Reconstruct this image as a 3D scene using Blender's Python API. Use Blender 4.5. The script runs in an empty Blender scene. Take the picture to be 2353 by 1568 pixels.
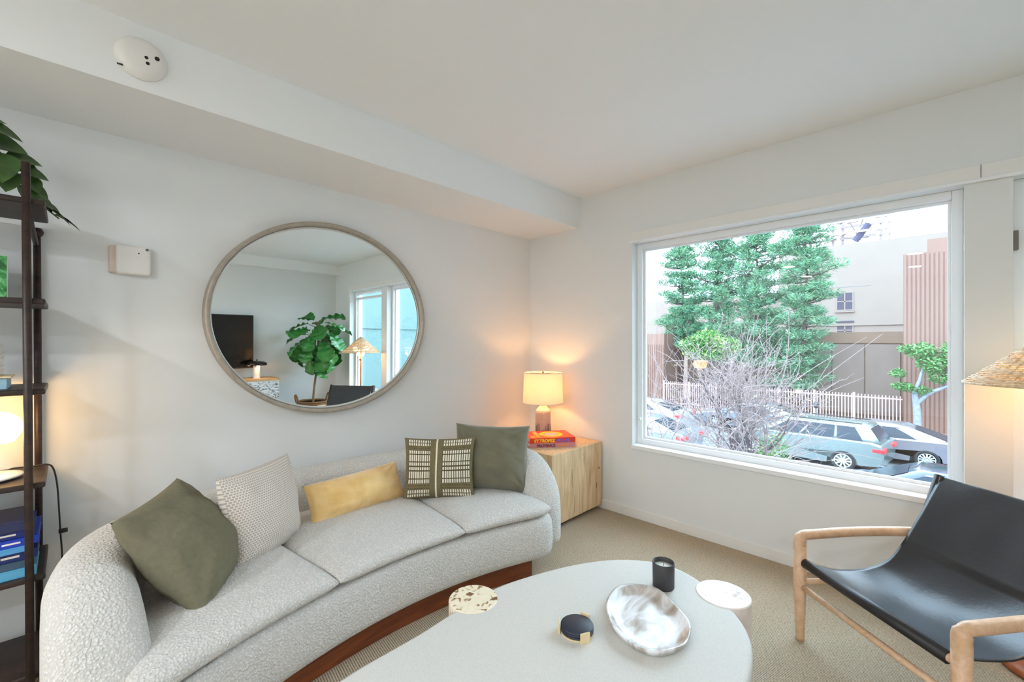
import bpy, bmesh, math, random
from mathutils import Vector, Matrix, noise as mnoise

random.seed(11)
scene = bpy.context.scene
PI = math.pi

# ------------------------------------------------------------------ camera
EYE = 1.348
cam_d = bpy.data.cameras.new('camera')
cam_d.sensor_width = 36.0
cam_d.lens = 1000.0 / 2353.0 * 36.0
cam_d.shift_y = 3.0 / 2353.0
cam_d.clip_start = 0.02
cam_d.clip_end = 400
cam = bpy.data.objects.new('camera', cam_d)
cam.location = (0, 0, EYE)
cam.rotation_euler = (PI / 2, 0, math.radians(44.5 - 90))
scene.collection.objects.link(cam)
scene.camera = cam

# ------------------------------------------------------------------ sky (bright overcast) and exposure
SKY = 9.2
world = bpy.data.worlds.new('overcast_sky')
scene.world = world
world.use_nodes = True
wn = world.node_tree.nodes
wl = world.node_tree.links
wn.clear()
w_out = wn.new('ShaderNodeOutputWorld')
w_bg = wn.new('ShaderNodeBackground')
w_tc = wn.new('ShaderNodeTexCoord')
w_no = wn.new('ShaderNodeTexNoise')
w_no.inputs['Scale'].default_value = 2.2
w_no.inputs['Detail'].default_value = 5
w_cr = wn.new('ShaderNodeValToRGB')
w_cr.color_ramp.elements[0].position = 0.38
w_cr.color_ramp.elements[0].color = (0.58, 0.79, 1.0, 1)
w_cr.color_ramp.elements[1].position = 0.6
w_cr.color_ramp.elements[1].color = (0.69, 0.85, 1.0, 1)
wl.new(w_tc.outputs['Generated'], w_no.inputs['Vector'])
wl.new(w_no.outputs['Fac'], w_cr.inputs['Fac'])
wl.new(w_cr.outputs['Color'], w_bg.inputs['Color'])
w_bg.inputs['Strength'].default_value = SKY
wl.new(w_bg.outputs['Background'], w_out.inputs['Surface'])

vs = scene.view_settings
vs.view_transform = 'Standard'
vs.look = 'None'
vs.exposure = 0.1
vs.gamma = 1.0
vs.use_curve_mapping = False
scene.cycles.max_bounces = 14
scene.cycles.diffuse_bounces = 8
scene.cycles.transparent_max_bounces = 24

DOWNLIGHT_W = 28.0      # each recessed ceiling light

# ------------------------------------------------------------------ helpers
COL = scene.collection
WM = {}                 # world matrix of each thing, so parts can be written in room coordinates


def link(o):
    COL.objects.link(o)
    return o


def tag(o, label=None, cat=None, group=None, kind=None):
    if label: o['label'] = label
    if cat: o['category'] = cat
    if group: o['group'] = group
    if kind: o['kind'] = kind
    return o


def thing(name, loc, label, cat, rotz=0.0, group=None, kind=None):
    o = bpy.data.objects.new(name, None)
    o.empty_display_size = 0.1
    o.location = loc
    o.rotation_euler = (0, 0, rotz)
    link(o)
    WM[o.name] = Matrix.Translation(loc) @ Matrix.Rotation(rotz, 4, 'Z')
    return tag(o, label, cat, group, kind)


class G:
    """collects geometry for one mesh"""
    def __init__(s):
        s.v = []; s.f = []; s.m = []; s.uv = None

    def add(s, vs_, fs_, mi=0):
        b = len(s.v)
        s.v += [Vector(p) for p in vs_]
        s.f += [tuple(i + b for i in f) for f in fs_]
        s.m += [mi] * len(fs_)
        return s

    def box(s, c, d, rot=None, mi=0):
        hx, hy, hz = d[0] / 2, d[1] / 2, d[2] / 2
        p = [Vector((x, y, z)) for x in (-hx, hx) for y in (-hy, hy) for z in (-hz, hz)]
        if rot is not None: p = [rot @ q for q in p]
        c = Vector(c)
        return s.add([q + c for q in p], [(0, 1, 3, 2), (4, 6, 7, 5), (0, 4, 5, 1), (2, 3, 7, 6), (0, 2, 6, 4), (1, 5, 7, 3)], mi)

    def bb(s, x0, x1, y0, y1, z0, z1, mi=0):
        return s.box(((x0 + x1) / 2, (y0 + y1) / 2, (z0 + z1) / 2), (abs(x1 - x0), abs(y1 - y0), abs(z1 - z0)), None, mi)

    def tube(s, pts, r, n=8, cap=True, mi=0, flat=1.0, up=None):
        pts = [Vector(p) for p in pts]
        k = len(pts)
        rs = r if isinstance(r, (list, tuple)) else [r] * k
        vv = []; ff = []
        ref = Vector(up) if up else None
        prev = None
        for i, p in enumerate(pts):
            t = (pts[min(i + 1, k - 1)] - pts[max(i - 1, 0)])
            if t.length < 1e-9: t = Vector((0, 0, 1))
            t.normalize()
            if ref is not None:
                a = ref - t * ref.dot(t)
            elif prev is None:
                a = Vector((0, 0, 1)) if abs(t.z) < 0.9 else Vector((1, 0, 0))
                a = a - t * a.dot(t)
            else:
                a = prev - t * prev.dot(t)
            a.normalize(); prev = a
            b = t.cross(a)
            for j in range(n):
                q = 2 * PI * j / n
                vv.append(p + (a * math.cos(q) * flat + b * math.sin(q)) * rs[i])
        for i in range(k - 1):
            for j in range(n):
                j2 = (j + 1) % n
                ff.append((i * n + j, i * n + j2, (i + 1) * n + j2, (i + 1) * n + j))
        if cap:
            ff.append(tuple(range(n - 1, -1, -1)))
            ff.append(tuple(range((k - 1) * n, k * n)))
        return s.add(vv, ff, mi)

    def lathe(s, prof, n=32, c=(0, 0, 0), ex=1.0, ey=1.0, rot=None, mi=0, closed=False):
        vv = []; ff = []
        k = len(prof)
        for (r, z) in prof:
            for j in range(n):
                q = 2 * PI * j / n
                p = Vector((r * math.cos(q) * ex, r * math.sin(q) * ey, z))
                if rot is not None: p = rot @ p
                vv.append(p + Vector(c))
        for i in range(k if closed else k - 1):
            i2 = (i + 1) % k
            for j in range(n):
                j2 = (j + 1) % n
                ff.append((i * n + j, i * n + j2, i2 * n + j2, i2 * n + j))
        if not closed:
            if prof[0][0] > 1e-6: ff.append(tuple(range(n - 1, -1, -1)))
            if prof[-1][0] > 1e-6: ff.append(tuple(range((k - 1) * n, k * n)))
        return s.add(vv, ff, mi)

    def prism(s, outline, z0, z1, mi=0):
        n = len(outline)
        vv = [(x, y, z0) for x, y in outline] + [(x, y, z1) for x, y in outline]
        ff = [tuple(range(n - 1, -1, -1)), tuple(range(n, 2 * n))]
        ff += [(i, (i + 1) % n, n + (i + 1) % n, n + i) for i in range(n)]
        return s.add(vv, ff, mi)

    def rings(s, rings, cap=True, mi=0):
        n = len(rings[0]); vv = []; ff = []
        for r in rings: vv += list(r)
        for i in range(len(rings) - 1):
            for j in range(n):
                j2 = (j + 1) % n
                ff.append((i * n + j, i * n + j2, (i + 1) * n + j2, (i + 1) * n + j))
        if cap:
            for r0, sg in ((0, -1), (len(rings) - 1, 1)):
                pts = [Vector(q) for q in rings[r0]]
                vv.append(sum(pts, Vector()) / n)
                ci = len(vv) - 1
                for j in range(n):
                    a, b = r0 * n + j, r0 * n + (j + 1) % n
                    ff.append((ci, a, b) if sg > 0 else (ci, b, a))
        return s.add(vv, ff, mi)

    def grid(s, fn, nu, nv, mi=None):
        vv = [fn(i / nu, j / nv) for j in range(nv + 1) for i in range(nu + 1)]
        ff = []; mm = []
        for j in range(nv):
            for i in range(nu):
                a = j * (nu + 1) + i
                ff.append((a, a + 1, a + nu + 2, a + nu + 1))
                mm.append(mi((i + .5) / nu, (j + .5) / nv) if mi else 0)
        b = len(s.v)
        s.v += [Vector(p) for p in vv]
        s.f += [tuple(i + b for i in f) for f in ff]
        s.m += mm
        return s

    def mesh(s, name, mats, W=None, smooth=True):
        me = bpy.data.meshes.new(name)
        vv = s.v
        if W is not None:
            inv = W.inverted(); vv = [inv @ p for p in vv]
        me.from_pydata([tuple(p) for p in vv], [], s.f)
        for m in (mats if isinstance(mats, (list, tuple)) else [mats]): me.materials.append(m)
        if any(s.m): me.polygons.foreach_set('material_index', s.m)
        me.polygons.foreach_set('use_smooth', [smooth] * len(s.f))
        me.update()
        return me

    def obj(s, name, mats, parent=None, smooth=False, bevel=0.0, sub=0, fix=True, seg=3, kind=None):
        W = WM.get(parent.name) if parent is not None else None
        me = s.mesh(name, mats, W, smooth or bevel > 0)
        if fix:
            bm = bmesh.new(); bm.from_mesh(me)
            bmesh.ops.recalc_face_normals(bm, faces=bm.faces); bm.to_mesh(me); bm.free()
        o = bpy.data.objects.new(name, me); link(o)
        if parent is not None:
            o.parent = parent; WM[o.name] = W
        else:
            WM[o.name] = Matrix.Identity(4)
        if bevel > 0:
            b = o.modifiers.new('bevel', 'BEVEL'); b.width = bevel; b.segments = seg; b.limit_method = 'ANGLE'
            b.angle_limit = math.radians(40); b.harden_normals = False
            w = o.modifiers.new('normals', 'WEIGHTED_NORMAL'); w.keep_sharp = True
        if sub:
            m = o.modifiers.new('sub', 'SUBSURF'); m.levels = sub; m.render_levels = sub
        if kind: o['kind'] = kind
        return o


def inst(name, me, parent, M):
    """a part that shares mesh data; M is its matrix in room coordinates"""
    o = bpy.data.objects.new(name, me); link(o)
    if parent is not None:
        o.parent = parent
        o.matrix_local = WM[parent.name].inverted() @ M
    else:
        o.matrix_local = M
    return o


def catmull(pts, n=8, closed=False):
    pts = [Vector(p) for p in pts]
    k = len(pts); out = []
    rng = range(k) if closed else range(k - 1)
    for i in rng:
        if closed:
            p0, p1, p2, p3 = pts[(i - 1) % k], pts[i], pts[(i + 1) % k], pts[(i + 2) % k]
        else:
            p0, p1, p2, p3 = pts[max(i - 1, 0)], pts[i], pts[i + 1], pts[min(i + 2, k - 1)]
        for j in range(n):
            t = j / n
            out.append(0.5 * ((2 * p1) + (p2 - p0) * t + (2 * p0 - 5 * p1 + 4 * p2 - p3) * t * t + (3 * p1 - p0 - 3 * p2 + p3) * t ** 3))
    if not closed: out.append(pts[-1])
    return out


def interp(tab, x):
    if x <= tab[0][0]: return tab[0][1]
    for (a, fa), (b, fb) in zip(tab, tab[1:]):
        if x <= b:
            t = (x - a) / (b - a); return fa + (fb - fa) * t
    return tab[-1][1]


# ------------------------------------------------------------------ materials
def s2l(c):
    return tuple(((x / 255.0) / 12.92 if x <= 10 else (((x / 255.0) + 0.055) / 1.055) ** 2.4) for x in c)


def base_mat(name):
    m = bpy.data.materials.new(name); m.use_nodes = True
    nt = m.node_tree
    return m, nt, nt.nodes['Principled BSDF']


def M(name, rgb, rough=0.6, metal=0.0, vary=0.0, vscale=8.0, bump=0.0, bscale=60.0, bdist=0.004, spec=0.5,
      stretch=(1, 1, 1), emit=None, estr=0.0, rgb2=None, detail=4, coat=0.0, trans=0.0, sheen=0.0):
    """principled material, colour from 0-255 values; optional noise variation towards rgb2 and noise bump"""
    m, nt, p = base_mat(name)
    c = (*s2l(rgb), 1)
    p.inputs['Base Color'].default_value = c
    p.inputs['Roughness'].default_value = rough
    p.inputs['Metallic'].default_value = metal
    p.inputs['Specular IOR Level'].default_value = spec
    p.inputs['Coat Weight'].default_value = coat
    p.inputs['Transmission Weight'].default_value = trans
    p.inputs['Sheen Weight'].default_value = sheen
    if emit:
        p.inputs['Emission Color'].default_value = (*s2l(emit), 1)
        p.inputs['Emission Strength'].default_value = estr
    if vary > 0 or rgb2 or bump > 0:
        tc = nt.nodes.new('ShaderNodeTexCoord'); mp = nt.nodes.new('ShaderNodeMapping')
        mp.inputs['Scale'].default_value = stretch
        nt.links.new(tc.outputs['Object'], mp.inputs['Vector'])
    if vary > 0 or rgb2:
        no = nt.nodes.new('ShaderNodeTexNoise'); no.inputs['Scale'].default_value = vscale; no.inputs['Detail'].default_value = detail
        nt.links.new(mp.outputs['Vector'], no.inputs['Vector'])
        cr = nt.nodes.new('ShaderNodeValToRGB')
        cr.color_ramp.elements[0].position = 0.35; cr.color_ramp.elements[1].position = 0.65
        c2 = (*s2l(rgb2), 1) if rgb2 else (*[x * (1 - vary) for x in c[:3]], 1)
        cr.color_ramp.elements[0].color = c2; cr.color_ramp.elements[1].color = c
        nt.links.new(no.outputs['Fac'], cr.inputs['Fac'])
        nt.links.new(cr.outputs['Color'], p.inputs['Base Color'])
    if bump > 0:
        nb = nt.nodes.new('ShaderNodeTexNoise'); nb.inputs['Scale'].default_value = bscale; nb.inputs['Detail'].default_value = 3
        nt.links.new(mp.outputs['Vector'], nb.inputs['Vector'])
        bp = nt.nodes.new('ShaderNodeBump'); bp.inputs['Strength'].default_value = bump; bp.inputs['Distance'].default_value = bdist
        nt.links.new(nb.outputs['Fac'], bp.inputs['Height']); nt.links.new(bp.outputs['Normal'], p.inputs['Normal'])
    return m


def wood(name, rgb, rgb2, stretch, rough=0.5, scale=3.0, bump=0.1, wig=1.0):
    m, nt, p = base_mat(name)
    tc = nt.nodes.new('ShaderNodeTexCoord'); mp = nt.nodes.new('ShaderNodeMapping')
    mp.inputs['Scale'].default_value = stretch
    nt.links.new(tc.outputs['Object'], mp.inputs['Vector'])
    no = nt.nodes.new('ShaderNodeTexNoise'); no.inputs['Scale'].default_value = scale; no.inputs['Detail'].default_value = 7
    no.inputs['Roughness'].default_value = 0.65; no.inputs['Distortion'].default_value = wig
    nt.links.new(mp.outputs['Vector'], no.inputs['Vector'])
    cr = nt.nodes.new('ShaderNodeValToRGB')
    cr.color_ramp.elements[0].position = 0.32; cr.color_ramp.elements[1].position = 0.62
    cr.color_ramp.elements[0].color = (*s2l(rgb2), 1); cr.color_ramp.elements[1].color = (*s2l(rgb), 1)
    nt.links.new(no.outputs['Fac'], cr.inputs['Fac']); nt.links.new(cr.outputs['Color'], p.inputs['Base Color'])
    bp = nt.nodes.new('ShaderNodeBump'); bp.inputs['Strength'].default_value = bump; bp.inputs['Distance'].default_value = 0.002
    nt.links.new(no.outputs['Fac'], bp.inputs['Height']); nt.links.new(bp.outputs['Normal'], p.inputs['Normal'])
    p.inputs['Roughness'].default_value = rough
    return m


def boucle_mat():
    m, nt, p = base_mat('boucle')
    tc = nt.nodes.new('ShaderNodeTexCoord')
    vo = nt.nodes.new('ShaderNodeTexVoronoi'); vo.inputs['Scale'].default_value = 120
    no = nt.nodes.new('ShaderNodeTexNoise'); no.inputs['Scale'].default_value = 85; no.inputs['Detail'].default_value = 3
    no.inputs['Distortion'].default_value = 1.5
    ad = nt.nodes.new('ShaderNodeMath'); ad.operation = 'SUBTRACT'
    nt.links.new(tc.outputs['Object'], vo.inputs['Vector']); nt.links.new(tc.outputs['Object'], no.inputs['Vector'])
    nt.links.new(no.outputs['Fac'], ad.inputs[0]); nt.links.new(vo.outputs['Distance'], ad.inputs[1])
    cr = nt.nodes.new('ShaderNodeValToRGB')
    cr.color_ramp.elements[0].position = 0.0; cr.color_ramp.elements[1].position = 0.35
    cr.color_ramp.elements[0].color = (*s2l((204, 200, 194)), 1); cr.color_ramp.elements[1].color = (*s2l((225, 223, 219)), 1)
    nt.links.new(ad.outputs[0], cr.inputs['Fac']); nt.links.new(cr.outputs['Color'], p.inputs['Base Color'])
    bp = nt.nodes.new('ShaderNodeBump'); bp.inputs['Strength'].default_value = 0.75; bp.inputs['Distance'].default_value = 0.006
    nt.links.new(ad.outputs[0], bp.inputs['Height']); nt.links.new(bp.outputs['Normal'], p.inputs['Normal'])
    p.inputs['Roughness'].default_value = 0.95; p.inputs['Specular IOR Level'].default_value = 0.1
    p.inputs['Sheen Weight'].default_value = 0.2
    return m


def carpet_mat():
    m, nt, p = base_mat('sisal_carpet')
    tc = nt.nodes.new('ShaderNodeTexCoord')
    wv = nt.nodes.new('ShaderNodeTexWave'); wv.inputs['Scale'].default_value = 32; wv.inputs['Distortion'].default_value = 0.6
    wv.inputs['Detail'].default_value = 1; wv.inputs['Detail Scale'].default_value = 20
    mp = nt.nodes.new('ShaderNodeMapping'); mp.inputs['Rotation'].default_value = (0, 0, math.radians(8))
    no = nt.nodes.new('ShaderNodeTexNoise'); no.inputs['Scale'].default_value = 120; no.inputs['Detail'].default_value = 3
    nt.links.new(tc.outputs['Object'], mp.inputs['Vector'])
    nt.links.new(mp.outputs['Vector'], wv.inputs['Vector']); nt.links.new(tc.outputs['Object'], no.inputs['Vector'])
    mx = nt.nodes.new('ShaderNodeMath'); mx.operation = 'MULTIPLY_ADD'; mx.inputs[1].default_value = 0.7
    nt.links.new(wv.outputs['Fac'], mx.inputs[0]); nt.links.new(no.outputs['Fac'], mx.inputs[2])
    cr = nt.nodes.new('ShaderNodeValToRGB')
    cr.color_ramp.elements[0].position = 0.4; cr.color_ramp.elements[1].position = 1.15 - .15
    cr.color_ramp.elements[0].color = (*s2l((116, 100, 80)), 1); cr.color_ramp.elements[1].color = (*s2l((198, 182, 158)), 1)
    nt.links.new(mx.outputs[0], cr.inputs['Fac']); nt.links.new(cr.outputs['Color'], p.inputs['Base Color'])
    bp = nt.nodes.new('ShaderNodeBump'); bp.inputs['Strength'].default_value = 0.5; bp.inputs['Distance'].default_value = 0.004
    nt.links.new(mx.outputs[0], bp.inputs['Height']); nt.links.new(bp.outputs['Normal'], p.inputs['Normal'])
    p.inputs['Roughness'].default_value = 0.95; p.inputs['Specular IOR Level'].default_value = 0.1
    return m


def glass_mat(name, tint=(1, 1, 1), ior=1.45):
    m = bpy.data.materials.new(name); m.use_nodes = True
    nt = m.node_tree; nt.nodes.clear()
    o = nt.nodes.new('ShaderNodeOutputMaterial'); mix = nt.nodes.new('ShaderNodeMixShader')
    t = nt.nodes.new('ShaderNodeBsdfTransparent'); t.inputs['Color'].default_value = (*tint, 1)
    g = nt.nodes.new('ShaderNodeBsdfGlossy'); g.inputs['Roughness'].default_value = 0.0
    lw = nt.nodes.new('ShaderNodeLayerWeight'); lw.inputs['Blend'].default_value = 0.5
    po = nt.nodes.new('ShaderNodeMath'); po.operation = 'POWER'; po.inputs[1].default_value = 5.0
    fr = nt.nodes.new('ShaderNodeMath'); fr.operation = 'MULTIPLY_ADD'; fr.inputs[1].default_value = 0.96; fr.inputs[2].default_value = 0.04
    nt.links.new(lw.outputs['Facing'], po.inputs[0]); nt.links.new(po.outputs[0], fr.inputs[0])
    nt.links.new(fr.outputs[0], mix.inputs['Fac']); nt.links.new(t.outputs[0], mix.inputs[1]); nt.links.new(g.outputs[0], mix.inputs[2])
    nt.links.new(mix.outputs[0], o.inputs['Surface'])
    return m


def shade_mat(name, rgb, trans=0.6, bump=0.0):
    m = bpy.data.materials.new(name); m.use_nodes = True
    nt = m.node_tree; nt.nodes.clear()
    o = nt.nodes.new('ShaderNodeOutputMaterial'); mix = nt.nodes.new('ShaderNodeMixShader'); mix.inputs['Fac'].default_value = trans
    d = nt.nodes.new('ShaderNodeBsdfDiffuse'); d.inputs['Color'].default_value = (*s2l(rgb), 1)
    t = nt.nodes.new('ShaderNodeBsdfTranslucent'); t.inputs['Color'].default_value = (*s2l(rgb), 1)
    nt.links.new(d.outputs[0], mix.inputs[1]); nt.links.new(t.outputs[0], mix.inputs[2]); nt.links.new(mix.outputs[0], o.inputs['Surface'])
    return m


def emit_mat(name, rgb, strength):
    m = bpy.data.materials.new(name); m.use_nodes = True
    nt = m.node_tree; nt.nodes.clear()
    o = nt.nodes.new('ShaderNodeOutputMaterial'); e = nt.nodes.new('ShaderNodeEmission')
    e.inputs['Color'].default_value = (*s2l(rgb), 1); e.inputs['Strength'].default_value = strength
    nt.links.new(e.outputs[0], o.inputs['Surface'])
    return m


def ramp_mat(name, stops, scale=5, stretch=(1, 1, 1), rough=0.5, detail=6, distort=0.0, coat=0.0, bump=0.0):
    m, nt, p = base_mat(name)
    tc = nt.nodes.new('ShaderNodeTexCoord'); mp = nt.nodes.new('ShaderNodeMapping'); mp.inputs['Scale'].default_value = stretch
    nt.links.new(tc.outputs['Object'], mp.inputs['Vector'])
    no = nt.nodes.new('ShaderNodeTexNoise'); no.inputs['Scale'].default_value = scale; no.inputs['Detail'].default_value = detail
    no.inputs['Distortion'].default_value = distort
    nt.links.new(mp.outputs['Vector'], no.inputs['Vector'])
    cr = nt.nodes.new('ShaderNodeValToRGB')
    el = cr.color_ramp.elements
    el[0].position = stops[0][0]; el[0].color = (*s2l(stops[0][1]), 1)
    el[1].position = stops[-1][0]; el[1].color = (*s2l(stops[-1][1]), 1)
    for pos, c in stops[1:-1]:
        e = el.new(pos); e.color = (*s2l(c), 1)
    nt.links.new(no.outputs['Fac'], cr.inputs['Fac']); nt.links.new(cr.outputs['Color'], p.inputs['Base Color'])
    if bump:
        bp = nt.nodes.new('ShaderNodeBump'); bp.inputs['Strength'].default_value = bump; bp.inputs['Distance'].default_value = 0.003
        nt.links.new(no.outputs['Fac'], bp.inputs['Height']); nt.links.new(bp.outputs['Normal'], p.inputs['Normal'])
    p.inputs['Roughness'].default_value = rough; p.inputs['Coat Weight'].default_value = coat
    return m


WALL = M('wall_paint', (226, 228, 228), 0.85, bump=0.04, bscale=220, bdist=0.001, spec=0.25)
CEIL = M('ceiling_paint', (236, 238, 238), 0.9, bump=0.04, bscale=200, bdist=0.001, spec=0.2)
TRIM = M('trim_paint', (232, 230, 226), 0.5)
VINYL = M('white_vinyl', (236, 238, 240), 0.35)
GLASS = glass_mat('window_glass', (0.97, 0.985, 0.98))
CARPET = carpet_mat()
BOUCLE = boucle_mat()
WHITE = M('white_plastic', (232, 230, 226), 0.4)
BLACK = M('black_matte', (22, 22, 24), 0.5)
DARKWOOD = wood('dark_stained_wood', (58, 40, 33), (30, 20, 18), (1, 1, 6), 0.45, 6)
PLINTH = wood('walnut_plinth', (128, 66, 32), (98, 46, 22), (1.2, 1.2, 14), 0.45, 4)
OAK = wood('pale_oak', (230, 202, 162), (198, 164, 120), (9, 9, 0.9), 0.55, 2.4, 0.15, 1.6)
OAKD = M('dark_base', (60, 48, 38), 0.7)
ASH = wood('ash_frame', (222, 186, 152), (198, 158, 122), (5, 5, 5), 0.42, 5, 0.04)

# ------------------------------------------------------------------ room
XW, YM, YT, XL = 3.05, 2.763, -1.84, -4.7
ZC, ZS, YS = 2.571, 2.319, 2.193
W1 = (-0.085, 1.694)      # y range of picture window
W2 = (-1.27, -0.242)      # y range of the second window
WZ = (0.555, 2.115)
WT = 0.20

tag(G().bb(XL - .1, XW + .2, YT - .15, YM + .15, -0.12, 0.0).obj('floor', CARPET), 'tan ribbed wall-to-wall carpet floor', kind='structure')
tag(G().bb(XL - .1, XW + .2, YT - .15, YM + .15, ZC, ZC + .12).obj('ceiling', CEIL), 'white painted flat ceiling', kind='structure')
tag(G().bb(XL - .1, XW + WT, YM, YM + .15, 0, ZC).obj('wall_back', WALL), 'white wall behind the sofa', kind='structure')
tag(G().bb(XL, XW, YS, YM, ZS, ZC).obj('wall_soffit', CEIL), 'boxed soffit along top of the sofa wall', kind='structure')
tag(G().bb(XL - .1, XW + WT, YT - .15, YT, 0, ZC).obj('wall_front', WALL), 'white wall behind the television', kind='structure')
tag(G().bb(XL, XW, YT, YT + .16, 2.42, ZC).obj('wall_soffit_front', CEIL), 'shallow soffit above the television wall', kind='structure')
tag(G().bb(XL - .15, XL, YT - .15, YM + .15, 0, ZC).obj('wall_left', WALL), 'white end wall of the room', kind='structure')
g = G()
g.bb(XW, XW + WT, YT, YM, 0, WZ[0])
g.bb(XW, XW + WT, YT, YM, WZ[1], ZC)
g.bb(XW, XW + WT, W1[1], YM, WZ[0], WZ[1])
g.bb(XW, XW + WT, W2[1], W1[0], WZ[0], WZ[1])
g.bb(XW, XW + WT, YT, W2[0], WZ[0], WZ[1])
tag(g.obj('wall_right', WALL), 'white window wall', kind='structure')
tag(G().bb(XW - .014, XW, YT, YM, 0, .072).obj('baseboard_right', TRIM, bevel=.003), 'white baseboard under the window', kind='structure')
tag(G().bb(XL, XW - .014, YM - .014, YM, 0, .072).obj('baseboard_back', TRIM, bevel=.003), 'white baseboard behind the sofa', kind='structure')
tag(G().bb(XL, XW - .014, YT, YT + .014, 0, .072).obj('baseboard_front', TRIM, bevel=.003), 'white baseboard below the television', kind='structure')


def window(name, y0, y1, label, transom=None):
    w = thing(name, (XW, (y0 + y1) / 2, WZ[0]), label, None, kind='structure')
    z0, z1 = WZ
    fx0, fx1 = XW + .075, XW + .155
    t = .042
    g = G()
    g.bb(fx0, fx1, y0, y0 + t, z0, z1).bb(fx0, fx1, y1 - t, y1, z0, z1)
    g.bb(fx0, fx1, y0 + t, y1 - t, z0, z0 + t).bb(fx0, fx1, y0 + t, y1 - t, z1 - t, z1)
    g.obj('window_frame', VINYL, w, bevel=.004)
    t2 = t + .014
    g = G()
    a, b = fx0 + .03, fx0 + .052
    g.bb(a, b, y0 + t, y0 + t2, z0 + t, z1 - t).bb(a, b, y1 - t2, y1 - t, z0 + t, z1 - t)
    g.bb(a, b, y0 + t2, y1 - t2, z0 + t, z0 + t2).bb(a, b, y0 + t2, y1 - t2, z1 - t2, z1 - t)
    g.obj('glazing_bead', VINYL, w, bevel=.002)
    if transom:
        G().bb(fx0 - .01, fx1, y0 + t, y1 - t, transom - .016, transom + .016).obj('transom_bar', VINYL, w, bevel=.003)
    G().bb(fx0 + .041, fx0 + .045, y0 + t2, y1 - t2, z0 + t2, z1 - t2).obj('pane', GLASS, w)
    G().bb(XW - .018, fx0, y0 - .0, y1 + .0, z0 - .026, z0 + .004).obj('window_sill', VINYL, w, bevel=.003)
    return w


win1 = window('window_1', W1[0], W1[1], 'large picture window over the street')
win2 = window('window_2', W2[0], W2[1], 'second window with a transom bar', 2.0)
# small fittings on the window frames
G().bb(XW + .052, XW + .076, 1.655, 1.672, .74, .765).obj('frame_latch', WHITE, win1, bevel=.003)
g = G().bb(XW + .04, XW + .066, -.262, -.246, 1.78, 1.87)
g.obj('hinge_plate', M('dark_hinge', (120, 110, 100), .5), win2, bevel=.002)
# head casing boards over the windows
tag(G().bb(XW - .016, XW, -.139, W1[1] + .004, WZ[1], 2.195).obj('trim_1', TRIM, bevel=.003), 'flat white casing board above the picture window', kind='structure')
tag(G().bb(XW - .016, XW, W2[0] - .004, -.141, WZ[1], 2.195).obj('trim_2', TRIM, bevel=.003), 'flat white casing board above the second window', kind='structure')
tag(G().bb(XW - .03, XW - .016, W2[0] - .004, W1[1] + .004, WZ[1] - .004, WZ[1] + .012).obj('trim_3', VINYL, bevel=.003), 'thin white bead under the window casing', kind='structure')
tag(G().bb(XW - .012, XW, W2[0] - .06, W2[0], WZ[0] - .03, 2.195).obj('trim_4', TRIM, bevel=.003), 'white side casing of the second window', kind='structure')

# recessed ceiling lights of the room behind; the television-side pair is added as fill
LED = emit_mat('downlight_lens', (255, 248, 240), 14.0)
for i, (x, y, lab) in enumerate([(-1.75, .24, 'recessed ceiling light nearest the picture window, middle row'),
                                 (-3.15, .28, 'recessed ceiling light far from the window, middle row'),
                                 (-1.77, 1.73, 'recessed ceiling light nearest the bookshelf'),
                                 (-3.2, 1.75, 'recessed ceiling light in far corner beyond the bookshelf'),
                                 (-1.75, -1.2, 'added unseen recessed ceiling light nearest the television'),
                                 (-3.15, -1.2, 'added unseen recessed ceiling light in far corner on television side')]):
    t = thing('recessed_light', (x, y, ZC), lab, 'ceiling light', group='recessed ceiling lights')
    G().lathe([(.062, -.004), (.085, -.006), (.088, -.002), (.088, 0), (.062, 0)], 32, (x, y, ZC), closed=True).obj('trim_ring', WHITE, t, smooth=True)
    G().lathe([(0.0001, -.003), (.062, -.003)], 32, (x, y, ZC)).obj('lens', LED, t)
    ld = bpy.data.lights.new('recessed_light_lamp', 'AREA'); ld.shape = 'DISK'; ld.size = .16
    ld.energy = DOWNLIGHT_W; ld.color = (.87, .935, 1.0)
    lo = bpy.data.objects.new('recessed_light_lamp', ld); link(lo); lo.parent = t; lo.location = (0, 0, -.012)

# ------------------------------------------------------------------ sofa
SX = 1.07


def sfront(X):
    return 1.725 - X * X / (2 * 2.08)


sofa = thing('curved_sofa', (SX, 2.15, 0), 'crescent-shaped off-white boucle sofa on a walnut plinth below the mirror', 'sofa')
half = [(0.868, 1.625), (.928, 1.70), (.974, 1.80), (1.006, 1.95), (.985, 2.18), (.87, 2.345), (.66, 2.475), (.35, 2.56), (0, 2.59)]
half_l = [(.985, 1.55), (1.0, 1.66), (1.012, 1.80), (1.015, 1.97), (.975, 2.18), (.87, 2.345), (.66, 2.475), (.35, 2.56), (0, 2.59)]
ctrl = [(-x, y, 0) for x, y in half_l] + [(x, y, 0) for x, y in half[-2::-1]]
path = catmull(ctrl, 7)
lens = [0.0]
for a, b in zip(path, path[1:]): lens.append(lens[-1] + (b - a).length)
LT = lens[-1]
TOP = [(0, .30), (.025, .37), (.06, .435), (.10, .50), (.15, .56), (.21, .612), (.29, .646), (.40, .658), (.6, .655), (.9, .64), (1.2, .63), (3, .63)]
rings_ = []
NP = 28
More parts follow.
